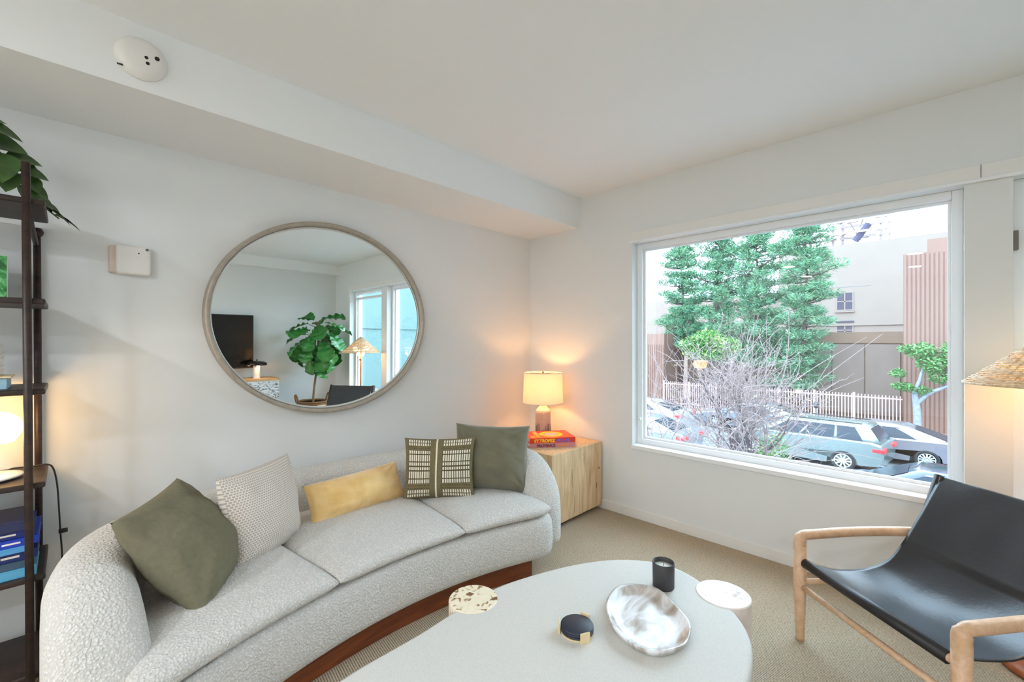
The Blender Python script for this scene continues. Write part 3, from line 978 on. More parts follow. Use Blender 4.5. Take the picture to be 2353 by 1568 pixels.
def sling(off):
    def fn(a, b):
        i = b * (len(slp) - 1); k = min(int(i), len(slp) - 2); f = i - k
        p = slp[k] * (1 - f) + slp[k + 1] * f
        t = (slp[k + 1] - slp[k]).normalized(); nn = Vector((-t.y, t.x, 0))
        A = 2 * a - 1
        sag = .05 * math.sin(PI * min(1, b * 1.02)) ** 1.2 * (1 - A * A)
        wr_ = .0022 * math.sin(A * 5 + b * 21) * math.sin(PI * b) + .003 * mnoise.noise(Vector((A * 2.5, b * 7, 1.5)))
        inn = .008 + .012 * math.sin(PI * b)
        q = p + nn * (off - sag * (.9 if b < .6 else .55) + wr_)
        s_ = .03 + inn + (CW - .06 - 2 * inn) * a
        return cp(s_, q.x, q.y)
    return fn


g = G(); g.grid(sling(.0), 40, 70)
o = g.obj('sling', LEATHER, ch, smooth=True, fix=False)
so = o.modifiers.new('thick', 'SOLIDIFY'); so.thickness = .005; so.offset = -1
# leather sleeves round the front rail and the back posts
G().tube([cp(.035, -.003, .362), cp(CW - .035, -.003, .362)], .0205, 14).obj('front_sleeve', LEATHD, ch, smooth=True)
for s_, k in ((.0, .03), (CW, -.03)):
    G().tube([cp(s_ + k, .585, .5), cp(s_ + k, .63, .62), cp(s_ + k, .668, .735)], [.02, .02, .018], 12, flat=1.25).obj('back_sleeve', LEATHD, ch, smooth=True)
    kk = .016 if s_ == 0 else -.016
    G().tube([cp(s_ + k + kk, .575, .51), cp(s_ + k + kk, .617, .63), cp(s_ + k + kk, .652, .735)], .0018, 6).obj('seam', M('grey_thread', (130, 128, 128), .8) if s_ == 0 else bpy.data.materials['grey_thread'], ch)

# ------------------------------------------------------------------ rattan floor lamp behind the chair
fx, fy = 2.79, -.335
fl = thing('floor_lamp', (fx, fy, 0), 'floor lamp with a conical woven rattan shade behind the armchair', 'floor lamp')
BASEW = wood('terracotta_wood', (186, 108, 58), (150, 78, 40), (4, 4, 4), .4, 5, .05)
G().lathe([(.0001, 0), (.15, 0), (.158, .008), (.158, .022), (.15, .032), (.06, .04), (.0001, .042)], 48, (fx, fy, 0)).obj('base', BASEW, fl, smooth=True)
PINE = wood('lamp_pole_wood', (196, 140, 90), (164, 108, 64), (6, 6, 1), .5, 4, .05)
G().tube([(fx, fy, .04), (fx, fy, 1.34)], .012, 12).obj('pole', PINE, fl, smooth=True)
G().lathe([(.0001, -.014), (.01, -.012), (.015, 0), (.01, .012), (.0001, .014)], 16, (fx - .02, fy + .026, 1.075)).obj('switch_knob', M('copper_knob', (150, 84, 56), .4, .3), fl, smooth=True)
RAT = M('rattan', (232, 212, 180), .6, rgb2=(200, 166, 124), vscale=50, bump=.3, bscale=200, bdist=.002)
RZ0, RZ1, RR0, RR1 = 1.175, 1.375, .262, .028
g = G()
NRG = 34
for i in range(NRG):
    k = i / (NRG - 1)
    r = RR0 + (RR1 - RR0) * k; z = RZ0 + (RZ1 - RZ0) * k
    pts = []
    nn = 72
    for j in range(nn + 1):
        q = 2 * PI * j / nn
        wv = .0022 * math.cos(j * PI * 36 / nn * 1.0 + (i % 2) * PI)
        pts.append((fx + (r + wv) * math.cos(q), fy + (r + wv) * math.sin(q), z + .002 * math.sin(q * 3 + i)))
    g.tube(pts, .0031, 5, cap=False)
g.obj('woven_strands', RAT, fl, smooth=True, kind='stuff')
for j in range(36):
    q = 2 * PI * j / 36
    G().tube([(fx + RR0 * math.cos(q), fy + RR0 * math.sin(q), RZ0 - .004), (fx + RR1 * math.cos(q), fy + RR1 * math.sin(q), RZ1)], .0026, 5).obj('shade_rib', RAT, fl, smooth=True)
G().lathe([(RR0 - .004, -.005), (RR0 + .004, -.005), (RR0 + .004, .003), (RR0 - .004, .003)], 72, (fx, fy, RZ0), closed=True).obj('shade_rim', RAT, fl, smooth=True)
G().lathe([(.0001, .0), (.03, 0), (.03, .006), (.01, .012), (.0001, .03)], 24, (fx, fy, RZ1)).obj('shade_cap', PINE, fl, smooth=True)
BULBG = emit_mat('warm_bulb', (255, 214, 150), 18.0)
for a in (math.radians(40), math.radians(220)):
    bx, by = fx + .075 * math.cos(a), fy + .075 * math.sin(a)
    G().tube([(fx, fy, 1.275), (bx, by, 1.262)], .006, 8).obj('socket_arm', BRASS, fl)
    G().lathe([(.0001, -.05), (.018, -.046), (.03, -.03), (.032, -.016), (.024, .004), (.014, .02), (.0001, .024)], 20, (bx, by, 1.24)).obj('bulb', BULBG, fl, smooth=True)
bulb(fl, (fx, fy, 1.165), 3.4, WARM, .05)

# ------------------------------------------------------------------ ladder bookshelf on the left
sh = thing('bookshelf', (-.5, 2.54, 0), 'tall dark wood open bookshelf with round posts at the left edge', 'bookshelf')
SHELVES = [1.877, 1.51, 1.176, .83, .487, .13]
for z in SHELVES:
    G().bb(-.96, -.062, 2.375, 2.72, z - .022, z).obj('shelf_board', DARKWOOD, sh, bevel=.006)
for x in (-.118, -.90):
    G().tube([(x + (.02 if x > -.5 else 0), 2.36, 0), (x + (.008 if x > -.5 else 0), 2.36, 2.0)], .0118, 14).obj('front_post', DARKWOOD, sh, smooth=True)
    G().tube([(x + .03 if x > -.5 else x, 2.735, 0), (x + .022 if x > -.5 else x, 2.735, 1.82)], .0118, 14).obj('rear_post', DARKWOOD, sh, smooth=True)
    G().tube([(x + .008 if x > -.5 else x, 2.36, 1.86), (x + .02 if x > -.5 else x, 2.735, 1.76)], .009, 10).obj('brace', DARKWOOD, sh, smooth=True)
    G().lathe([(.0001, -.02), (.014, -.016), (.02, 0), (.014, .016), (.0001, .02)], 16, (x + .024 if x > -.5 else x, 2.728, 1.815)).obj('post_knob', DARKWOOD, sh, smooth=True)

# lit mushroom lamp on the shelf
px_, py_ = -.222, 2.535
gl = thing('mushroom_lamp', (px_, py_, .83), 'glowing white glass mushroom lamp on the fourth bookshelf board', 'lamp')
GLOW = emit_mat('lit_opal_glass', (255, 205, 136), 13.0)
G().lathe([(.05, -.052), (.075, -.05), (.094, -.02), (.1, .006), (.09, .034), (.066, .056), (.03, .068), (.0001, .07)], 40, (px_, py_, 1.02)).obj('glass_shade', GLOW, gl, smooth=True)
G().lathe([(.03, .015), (.028, .06), (.034, .14)], 28, (px_, py_, .83)).obj('stem', WHITE, gl, smooth=True)
G().lathe([(.0001, 0), (.07, 0), (.098, .008), (.1, .014), (.06, .018), (.0001, .02)], 40, (px_, py_, .83)).obj('base', WHITE, gl, smooth=True)
cordpts = catmull([(px_ + .05, py_ + .09, .838), (-.16, 2.66, .84), (-.1, 2.66, .838), (-.065, 2.66, .838), (-.047, 2.67, .815), (-.036, 2.69, .74), (-.03, 2.70, .62), (-.026, 2.71, .52), (-.022, 2.71, .44), (-.02, 2.715, .3)], 6)
CORD = M('grey_cord', (52, 50, 50), .6)
G().tube(cordpts, .0032, 6).obj('cord', CORD, gl, smooth=True)
G().lathe([(.0001, -.014), (.009, -.014), (.01, 0), (.009, .014), (.0001, .014)], 12, (-.018, 2.70, .535), rot=Matrix.Rotation(PI / 2, 3, 'Y')).obj('cord_switch', CORD, gl, smooth=True)

# blue books lying on the lower board
NAVY = [((40, 46, 84), 'dark slate-blue book on top of the shelf stack'), ((26, 44, 120), 'navy book second from the top of the shelf stack'), ((28, 60, 176), 'royal blue book third from the top of the shelf stack'),
        ((84, 158, 214), 'sky blue book fourth from the top of the shelf stack'), ((24, 44, 108), 'navy book with white script on its spine, in the shelf stack'),
        ((60, 84, 104), 'grey-blue book second from the bottom of the shelf stack'), ((90, 168, 206), 'pale blue book at the bottom of the shelf stack')]
zz = .487
for k, (c, lab) in enumerate(reversed(NAVY)):
    T = [.032, .026, .034, .02, .028, .03, .034][k]
    D = [.24, .23, .25, .22, .26, .23, .22][k]
    xo = [-.085, -.098, -.083, -.1, -.08, -.092, -.105][k]
    cm = M('blue_cover_%d' % k, c, .45)
    b, Wb = book((xo - .32, 2.395 + .008 * (k % 3), zz), 0, .32, D, T, cm, lab, group='blue books in the bookshelf')
    if k in (2, 4, 5):
        g = G()
        for q in range(3):
            g.bb(.06 + q * .085, .105 + q * .085, -.0006, 0, T * .4, T * .62)
        g.v = [Wb @ p for p in g.v]
        g.obj('spine_print', WPRT, b)
    zz += T + .0004

# pale box, ribbed vase and leaf picture on the upper boards
bx = thing('keepsake_box', (-.25, 2.5, 1.176), 'small pale blue box with thin wooden lid on the third bookshelf board', 'box')
G().bb(-.36, -.158, 2.42, 2.58, 1.176, 1.217).obj('box_body', M('pale_blue', (150, 188, 206), .5), bx, bevel=.003)
G().bb(-.362, -.148, 2.415, 2.585, 1.2175, 1.223).obj('lid', TAN, bx, bevel=.001)
g = G().lathe([(.0001, 0)] + [(.05 + .006 * abs(math.sin(k * PI / 4)), k * .004) for k in range(1, 30)] + [(.0001, .12)], 32)
v_ = g.obj('ribbed_vase', M('ribbed_white', (226, 226, 224), .5), None, smooth=True); v_.location = (-.226, 2.5, 1.2235)
tag(v_, 'white horizontally ribbed pot on the pale blue box', 'pot')
pf = thing('leaf_picture', (-.3, 2.62, 1.51), 'green leaf print in a clear block on the second bookshelf board', 'picture')
LEAFP = ramp_mat('leaf_print', [(.35, (28, 92, 40)), (.5, (56, 150, 70)), (.62, (120, 200, 130)), (.75, (190, 226, 180))], 30, rough=.4, detail=4, distort=1.5)
G().bb(-.5, -.168, 2.60, 2.625, 1.51, 1.688).obj('clear_block', M('clear_acrylic', (228, 236, 228), .1, spec=.6), pf, bevel=.003)
G().bb(-.497, -.171, 2.5985, 2.5995, 1.514, 1.685).obj('print', LEAFP, pf)


# leaves
def leaf_mesh(name, mat, L, Wd, cup=.15, droop=.3, n=8, m=4, wave=.0, tip=1.0):
    g = G()

    def fn(a, b):
        A = 2 * a - 1
        w = Wd / 2 * (math.sin(PI * b ** .75) ** (.8)) * (1 - .0 * b)
        if tip > 1: w = Wd / 2 * (math.sin(PI * min(1, b ** tip)) ** .7)
        return (A * w, b * L, cup * abs(A) * w - droop * L * b * b + wave * math.sin(b * 14) * abs(A) * w)
    g.grid(fn, m, n)
    me = g.mesh(name, mat, None, True)
    return me


POTHOS = M('pothos_leaf', (64, 96, 42), .35, rgb2=(44, 72, 30), vscale=20, spec=.5)
vine = thing('trailing_plant', (-.26, 2.5, 1.877), 'trailing green pothos plant on top of the bookshelf', 'plant')
G().lathe([(.0001, 0), (.07, 0), (.085, .11), (.08, .11), (.07, .02), (.0001, .02)], 32, (-.34, 2.5, 1.877)).obj('pot', WHITE, vine, smooth=True)
pm = leaf_mesh('leaf', POTHOS, .10, .084, .22, .25)
LV = [  # base point, yaw (deg, direction the leaf points), pitch, roll, scale
    ((-.24, 2.44, 2.075), -10, 0, 50, 1.3), ((-.225, 2.40, 2.12), 5, -5, 40, 1.1), ((-.165, 2.43, 2.03), 5, 5, 45, .95), ((-.18, 2.40, 2.03), -75, -55, 5, 1.25),
    ((-.205, 2.41, 2.0), -60, -70, 20, 1.0), ((-.15, 2.44, 2.015), -15, -20, 55, .8), ((-.125, 2.47, 2.0), 10, -5, 50, .75), ((-.12, 2.48, 1.985), -40, -45, 20, .8),
    ((-.115, 2.49, 1.955), 0, -30, 45, .75), ((-.12, 2.46, 1.94), -50, -60, 0, .85), ((-.09, 2.52, 1.925), 0, -45, 30, .75), ((-.085, 2.53, 1.905), -10, -25, 20, .75),
    ((-.06, 2.55, 1.885), 5, -28, 10, .85), ((-.045, 2.58, 1.87), -5, -22, 5, .95), ((-.27, 2.42, 2.13), 0, 20, 40, 1.1), ((-.14, 2.55, 2.0), 20, -20, 40, .8),
    ((-.25, 2.40, 2.03), -50, -35, 15, 1.2), ((-.28, 2.40, 2.08), -30, -10, 40, 1.2), ((-.16, 2.41, 1.975), -80, -60, -10, .9)]
for (p, yaw, pit, rol, s) in LV:
    Mx = Matrix.Translation(p) @ Matrix.Rotation(math.radians(yaw - 90), 4, 'Z') @ Matrix.Rotation(math.radians(pit), 4, 'X') @ Matrix.Rotation(math.radians(rol), 4, 'Y') @ Matrix.Scale(s, 4)
    inst('leaf', pm, vine, Mx)
STEM = M('green_stem', (96, 112, 62), .6)
for pts in ([(-.33, 2.5, 1.95), (-.26, 2.45, 2.08), (-.2, 2.44, 2.06), (-.16, 2.43, 2.02)], [(-.33, 2.5, 1.95), (-.22, 2.45, 2.03), (-.13, 2.49, 1.98), (-.08, 2.53, 1.90), (-.03, 2.6, 1.86)],
            [(-.32, 2.5, 1.95), (-.25, 2.42, 2.05), (-.2, 2.4, 2.0)]):
    G().tube(catmull(pts, 6), .003, 6).obj('stem', STEM, vine, smooth=True)

# ------------------------------------------------------------------ opposite wall, seen in the mirror
tv = thing('television', (1.0, YT, 1.3), 'black flat television mounted on the wall, seen in the mirror', 'television')
G().bb(.42, 1.80, YT + .05, YT + .09, .925, 1.70).obj('tv_body', BLACK, tv, bevel=.006)
G().bb(.43, 1.79, YT + .0905, YT + .092, .945, 1.69).obj('screen', M('tv_screen', (10, 13, 15), .06, spec=.5), tv)
G().bb(.9, 1.3, YT, YT + .05, 1.15, 1.45).obj('wall_bracket', BLACK, tv)
cs = thing('media_console', (1.2, YT + .25, 0), 'white console with black botanical print and oak top, seen in the mirror', 'console')
LT_ = wood('console_top_oak', (216, 174, 120), (190, 146, 96), (1, 8, 8), .5, 3, .05)
G().bb(.1, 2.06, YT + .02, YT + .44, .755, .785).obj('top', LT_, cs, bevel=.003)
BOT = ramp_mat('botanical_print', [(.40, (226, 228, 230)), (.47, (214, 218, 222)), (.49, (74, 82, 90)), (.53, (60, 66, 74)), (.55, (220, 224, 228)), (.9, (232, 234, 236))], 4, stretch=(1.2, 1, 5), rough=.5, detail=2, distort=2.5)
G().bb(.11, 2.05, YT + .03, YT + .43, .06, .755).obj('carcass', WHITE, cs, bevel=.003)
for k in range(4):
    G().bb(.125 + k * .482, .6 + k * .482, YT + .431, YT + .446, .075, .745).obj('door_panel', BOT, cs, bevel=.002)
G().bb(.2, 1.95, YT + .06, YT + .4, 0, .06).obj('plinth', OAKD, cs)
wb = tag(G().bb(-.07, .07, -.05, .05, 0, .075).obj('white_speaker', WHITE, None, bevel=.012), 'small white rounded speaker beside the mushroom lamp on the console', 'speaker')
wb.location = (1.40, YT + .24, .785)
sx_, sy_ = 1.80, YT + .27
ml = thing('portable_lamp', (sx_, sy_, .785), 'lamp with dark dome shade and glowing white stem on the console', 'lamp')
G().lathe([(.0001, 0), (.045, 0), (.045, .16), (.0001, .16)], 32, (sx_, sy_, .785)).obj('stem', WHITE, ml, smooth=False)
G().lathe([(.128, -.012), (.132, 0), (.126, .022), (.10, .04), (.05, .05), (.0001, .052), ], 36, (sx_, sy_, .985)).obj('dome_shade', M('dark_bronze', (44, 34, 32), .25, .3), ml, smooth=True)
G().tube([(sx_, sy_, 1.035), (sx_, sy_, 1.06)], .008, 8).obj('finial', BLACK, ml)
bulb(ml, (sx_ + .0, sy_ + .075, .958), 1.6, WARM, .02)

# fiddle-leaf fig in a basket
fgx, fgy = 2.47, -1.26
fig = thing('fiddle_leaf_fig', (fgx, fgy, 0), 'tall fiddle-leaf fig standing in a basket, seen in the mirror', 'plant')
BARK = M('fig_bark', (120, 98, 74), .8, bump=.3, bscale=60)
G().tube(catmull([(fgx, fgy, .3), (fgx + .02, fgy, .6), (fgx + .06, fgy, .95), (fgx + .08, fgy, 1.3), (fgx + .06, fgy, 1.62)], 5), .016, 10).obj('trunk', BARK, fig, smooth=True)
SOIL = M('soil', (74, 54, 40), .95, bump=.5, bscale=60, bdist=.01)
G().lathe([(.0001, .40), (.2, .40)], 32, (fgx, fgy, 0)).obj('soil', SOIL, fig)
FIGL = M('fig_leaf', (66, 138, 62), .28, rgb2=(46, 110, 48), vscale=9, spec=.5)
VEIN = M('leaf_vein', (104, 160, 92), .4)


def fig_leaf():
    g = G()
    L, Wd = .29, .23

    def wdt(b):
        return Wd / 2 * interp([(0, .02), (.06, .25), (.2, .52), (.35, .62), (.5, .78), (.7, 1.0), (.85, .92), (.95, .58), (1, .12)], b)

    def fn(a, b):
        A = 2 * a - 1; w = wdt(b)
        return (A * w, b * L, .22 * abs(A) * w - .28 * L * b * b + .012 * math.sin(b * 24) * abs(A))

    def mi(a, b):
        A = 2 * a - 1
        if abs(A) < .06: return 1
        return 0
    g.grid(fn, 16, 40, mi)
    return g.mesh('leaf', [FIGL, VEIN], None, True)


fm = fig_leaf()
rnd = random.Random(5)
crown = Vector((fgx + .07, fgy, 1.36))
nl = 34
for i in range(nl):
    q = i * 2.39996 + rnd.uniform(-.3, .3)
    h = 1 - 2 * (i + .5) / nl
    rad = math.sqrt(max(0, 1 - h * h))
    p = crown + Vector((.21 * rad * math.cos(q), .20 * rad * math.sin(q), .30 * h))
    pit = h * 55 - 42 + rnd.uniform(-15, 15)
    Mx = Matrix.Translation(p) @ Matrix.Rotation(q - PI / 2, 4, 'Z') @ Matrix.Rotation(math.radians(pit), 4, 'X') @ Matrix.Rotation(rnd.uniform(-.5, .5), 4, 'Y') @ Matrix.Scale(rnd.uniform(.85, 1.2), 4)
    inst('leaf', fm, fig, Mx)
    if i % 2 == 0:
        G().tube([(fgx + .07, fgy, max(1.0, p.z - .06)), tuple(p)], [.007, .004], 6).obj('branch', BARK, fig, smooth=True)
bk_ = thing('plant_basket', (fgx, fgy, 0), 'round brown woven basket holding the fiddle-leaf fig', 'basket')
SEA = M('seagrass', (134, 98, 62), .8, rgb2=(92, 64, 40), vscale=60, bump=.6, bscale=120, bdist=.004)
for k in range(15):
    z = .015 + k * .029
    r = .20 + .03 * math.sin(PI * k / 14)
    G().tube([(fgx + r * math.cos(2 * PI * j / 40), fgy + r * math.sin(2 * PI * j / 40), z) for j in range(41)], .0165, 8, cap=False).obj('woven_coil', SEA, bk_, smooth=True)
for s_ in (-1, 1):
    hp = [(fgx + s_ * .215, fgy + .05, .42), (fgx + s_ * .235, fgy + .045, .50), (fgx + s_ * .24, fgy, .535), (fgx + s_ * .235, fgy - .045, .50), (fgx + s_ * .215, fgy - .05, .42)]
    G().tube(catmull(hp, 5), .013, 8).obj('handle', SEA, bk_, smooth=True)

# =================================================================== outside
ZST, ZSW = -2.85, -2.68
ASPH = M('asphalt', (108, 112, 116), .85, vary=.15, vscale=3, bump=.2, bscale=30, bdist=.01)
PAVE = M('sidewalk', (142, 106, 94), .9, vary=.1, vscale=2)
CONC = M('brown_concrete', (134, 110, 94), .9, vary=.12, vscale=1.2)
CONC2 = M('grey_concrete', (134, 118, 110), .9, vary=.1, vscale=1.5, stretch=(1, 1, .4))
STUC = M('white_stucco', (136, 124, 116), .9, vary=.04, vscale=.6)
tag(G().bb(3.4, 24.6, -40, 60, ZST - .3, ZST).obj('ground_street', ASPH), 'grey asphalt street', kind='structure')
tag(G().bb(24.6, 60, -40, 60, ZST - .3, ZSW).obj('ground_sidewalk', PAVE), 'reddish sidewalk across the street', kind='structure')

# fluted concrete tower on the right
tw = thing('concrete_tower', (30, -3, ZSW), 'tall pinkish-brown ribbed concrete wall block across the street', 'building')
TWC = M('pink_concrete', (126, 98, 88), .9, vary=.12, vscale=1.0, stretch=(1, 1, .15))
G().bb(27.06, 33, -9, 1.2, ZSW, 5.42).bb(27.06, 33, -9, .40, 5.42, 5.98).obj('wall', TWC, tw)
rb = G().bb(-.012, .03, -.045, .045, 0, 1).mesh('rib', TWC, None, False)
for k in range(64):
    y = 1.14 - k * .15
    zt = 5.36 if y > .5 else 5.36
    inst('rib', rb, tw, Matrix.Translation((27.04, y, ZSW)) @ Matrix.Diagonal((1, 1, zt - ZSW, 1)))
G().bb(26.985, 27.06, -9, 1.2, .92, .95).obj('joint_line', M('joint', (103, 83, 77), .9), tw)
tp = thing('concrete_pier', (28, 14.2, ZSW), 'low ribbed concrete pier at the far left end of the railing', 'building')
G().bb(27.06, 30, 12.75, 26, ZSW, 1.9).obj('wall', TWC, tp)
for k in range(24):
    inst('rib', rb, tp, Matrix.Translation((27.04, 12.85 + k * .15, ZSW)) @ Matrix.Diagonal((1, 1, 1.2 - ZSW, 1)))

# concrete retaining wall with panels
cwl = thing('retaining_wall', (31.4, 7, ZSW), 'long brown concrete panel wall behind the railing', 'wall')
G().bb(31.1, 31.6, 1.2, 12.9, ZSW, 1.9).obj('backing', CONC, cwl)
yy = 1.47
while yy < 12.6:
    G().bb(31.0, 31.11, yy + .03, min(yy + 1.47, 12.85), ZSW, 1.24).obj('panel', CONC2, cwl, bevel=.01)
    yy += 1.5
G().bb(30.98, 31.11, 1.2, 12.9, 1.30, 1.93).obj('coping_band', CONC, cwl, bevel=.01)
tag(G().bb(27.3, 30.9, 1.25, 12.7, ZSW - .02, ZSW + .05).obj('planting_bed', M('planting_soil', (83, 67, 57), .95, vary=.3, vscale=2)), 'strip of soil behind the railing', 'soil')

# white building
wbld = thing('white_building', (46, 3, ZSW), 'large white rendered building with small paned windows in the background', 'building')
G().bb(45, 60, -30, 10.4, ZSW, 9.45).obj('main_block', STUC, wbld)
G().bb(46, 60, 10.4, 30, ZSW, 5.9).obj('low_wing', STUC, wbld)
G().bb(44.9, 45, -30, 10.4, 2.72, 2.86).obj('ledge', STUC, wbld)
JL = M('stucco_joint', (129, 126, 127), .9)
G().bb(44.985, 45.0, 3.9, 8.2, 5.92, 5.96).obj('joint_line', JL, wbld)
G().bb(44.985, 45.0, 7.5, 7.54, 5.96, 9.4).obj('joint_line', JL, wbld)
G().bb(45.985, 46.0, 14, 26, 3.4, 3.44).obj('joint_line', JL, wbld)
PANE = M('dark_window_pane', (62, 56, 74), .6)
for (z0_, z1_) in ((4.05, 5.42), (2.0, 2.70)):
    y0_, y1_ = 5.1, 6.1
    g = G()
    g.bb(44.95, 45.02, y0_ - .08, y0_, z0_ - .08, z1_ + .08).bb(44.95, 45.02, y1_, y1_ + .08, z0_ - .08, z1_ + .08)
    g.bb(44.95, 45.02, y0_, y1_, z0_ - .08, z0_).bb(44.95, 45.02, y0_, y1_, z1_, z1_ + .08)
    g.bb(44.95, 45.02, (y0_ + y1_) / 2 - .04, (y0_ + y1_) / 2 + .04, z0_, z1_).bb(44.95, 45.02, y0_, y1_, (z0_ + z1_) / 2 - .04, (z0_ + z1_) / 2 + .04)
    wf = g.obj('window_frame', STUC, wbld)
    for a, b in ((y0_, (y0_ + y1_) / 2 - .04), ((y0_ + y1_) / 2 + .04, y1_)):
        for c, d in ((z0_, (z0_ + z1_) / 2 - .04), ((z0_ + z1_) / 2 + .04, z1_)):
            G().bb(44.97, 45.01, a, b, c, d).obj('pane', PANE, wf)
    G().bb(44.86, 45.0, y0_ - .14, y1_ + .14, z0_ - .22, z0_ - .12).obj('window_sill', STUC, wbld)
G().bb(44.94, 45.0, 5.0, 6.2, 2.98, 3.12).obj('louvre', PANE, wbld)

nb = thing('aqua_block', (20, -30, ZST), 'added pale aqua block that colours the windows seen in the mirror', 'building')  # added block, gives the mirrored windows their pale aqua tone
AQUA = M('pale_aqua', (104, 128, 126), .8, vary=.04, vscale=.5)
G().bb(9, 44, -36, -30, ZST, 22).obj('wall', AQUA, nb)
G().bb(8.8, 44, -30.1, -29.9, 2.2, 2.4).obj('floor_band', AQUA, nb)

# lattice sign frame on the roof
sc = thing('rooftop_lattice', (47, 6.5, 9.45), 'steel lattice billboard frame on the white building roof', 'steel frame')
STEEL = M('pale_rust_steel', (151, 138, 138), .7)
STEEL2 = M('dark_rust_steel', (103, 86, 89), .7)
for y in (3.05, 3.6, 6.2, 6.9, 8.6, 9.9, 10.3):
    for x in (46.2, 48.6):
        G().bb(x - .09, x + .09, y - .1, y + .1, 9.45, 14.2).obj('upright', STEEL, sc)
for z in (10.6, 11.6, 12.6, 13.7):
    for x in (46.1, 48.5):
        G().bb(x - .06, x + .06, 3.0, 10.4, z - .09, z + .09).obj('crossbar', STEEL, sc)
rnd = random.Random(3)
for k in range(26):
    y = rnd.uniform(3.2, 9.6); z = rnd.uniform(9.6, 12.6)
    G().tube([(rnd.uniform(46, 48.6), y, z), (rnd.uniform(46, 48.6), y + rnd.uniform(-2.2, 2.2), z + rnd.uniform(-.6, 1.3))], rnd.choice([.03, .05, .05, .08]), 5).obj('brace', rnd.choice([STEEL, STEEL2]), sc)
G().tube([(46.5, 4.2, 11.2), (46.5, 5.1, 9.9)], .26, 8).obj('spotlight', M('dark_lamp', (70, 66, 92), .6), sc)

# iron railing
fn_ = thing('iron_railing', (27, 7, ZSW), 'pale pink iron railing along the far sidewalk', 'fence')
RAIL = M('pink_iron', (176, 150, 146), .7)
for z in (-1.30, -2.50):
    G().bb(26.98, 27.02, 1.22, 12.75, z - .03, z + .03).obj('rail', RAIL, fn_)
pk = G().bb(-.022, .022, -.022, .022, 0, 1.52).mesh('picket', RAIL, None, False)
y = 1.3
while y < 12.7:
    inst('picket', pk, fn_, Matrix.Translation((27, y, ZSW)))
    y += .128
po = G().bb(-.05, .05, -.05, .05, 0, 1.58).mesh('post', RAIL, None, False)
for k in range(7):
    inst('post', po, fn_, Matrix.Translation((27, 3.0 + k * 1.62, ZSW)))
G().bb(26.95, 26.97, 5.15, 5.45, -1.35, -1.15).obj('notice_plate', M('yellow_plate', (214, 196, 140), .6), fn_)

# parking meter
pmt = thing('parking_meter', (24.9, 4.2, ZSW), 'dark parking meter on a post by the kerb', 'parking meter')
G().tube([(24.9, 4.2, ZSW), (24.9, 4.2, -1.75)], .035, 8).obj('pole', M('meter_grey', (110, 110, 116), .5), pmt)
G().lathe([(.0001, 0), (.09, .02), (.11, .16), (.09, .28), (.0001, .32)], 16, (24.9, 4.2, -1.78)).obj('meter_head', M('meter_head', (60, 60, 66), .4), pmt, smooth=True)


# ------------------------------------------------------------------ cars
TYRE = M('tyre', (34, 34, 38), .8)
ALLOY = M('alloy', (196, 200, 206), .35, .5)
CARGL = M('car_glass', (40, 50, 62), .2, spec=.25)
TAIL = M('tail_light_red', (214, 52, 58), .25)
CHROME = M('chrome_line', (216, 222, 226), .25, .6)
KS = .92


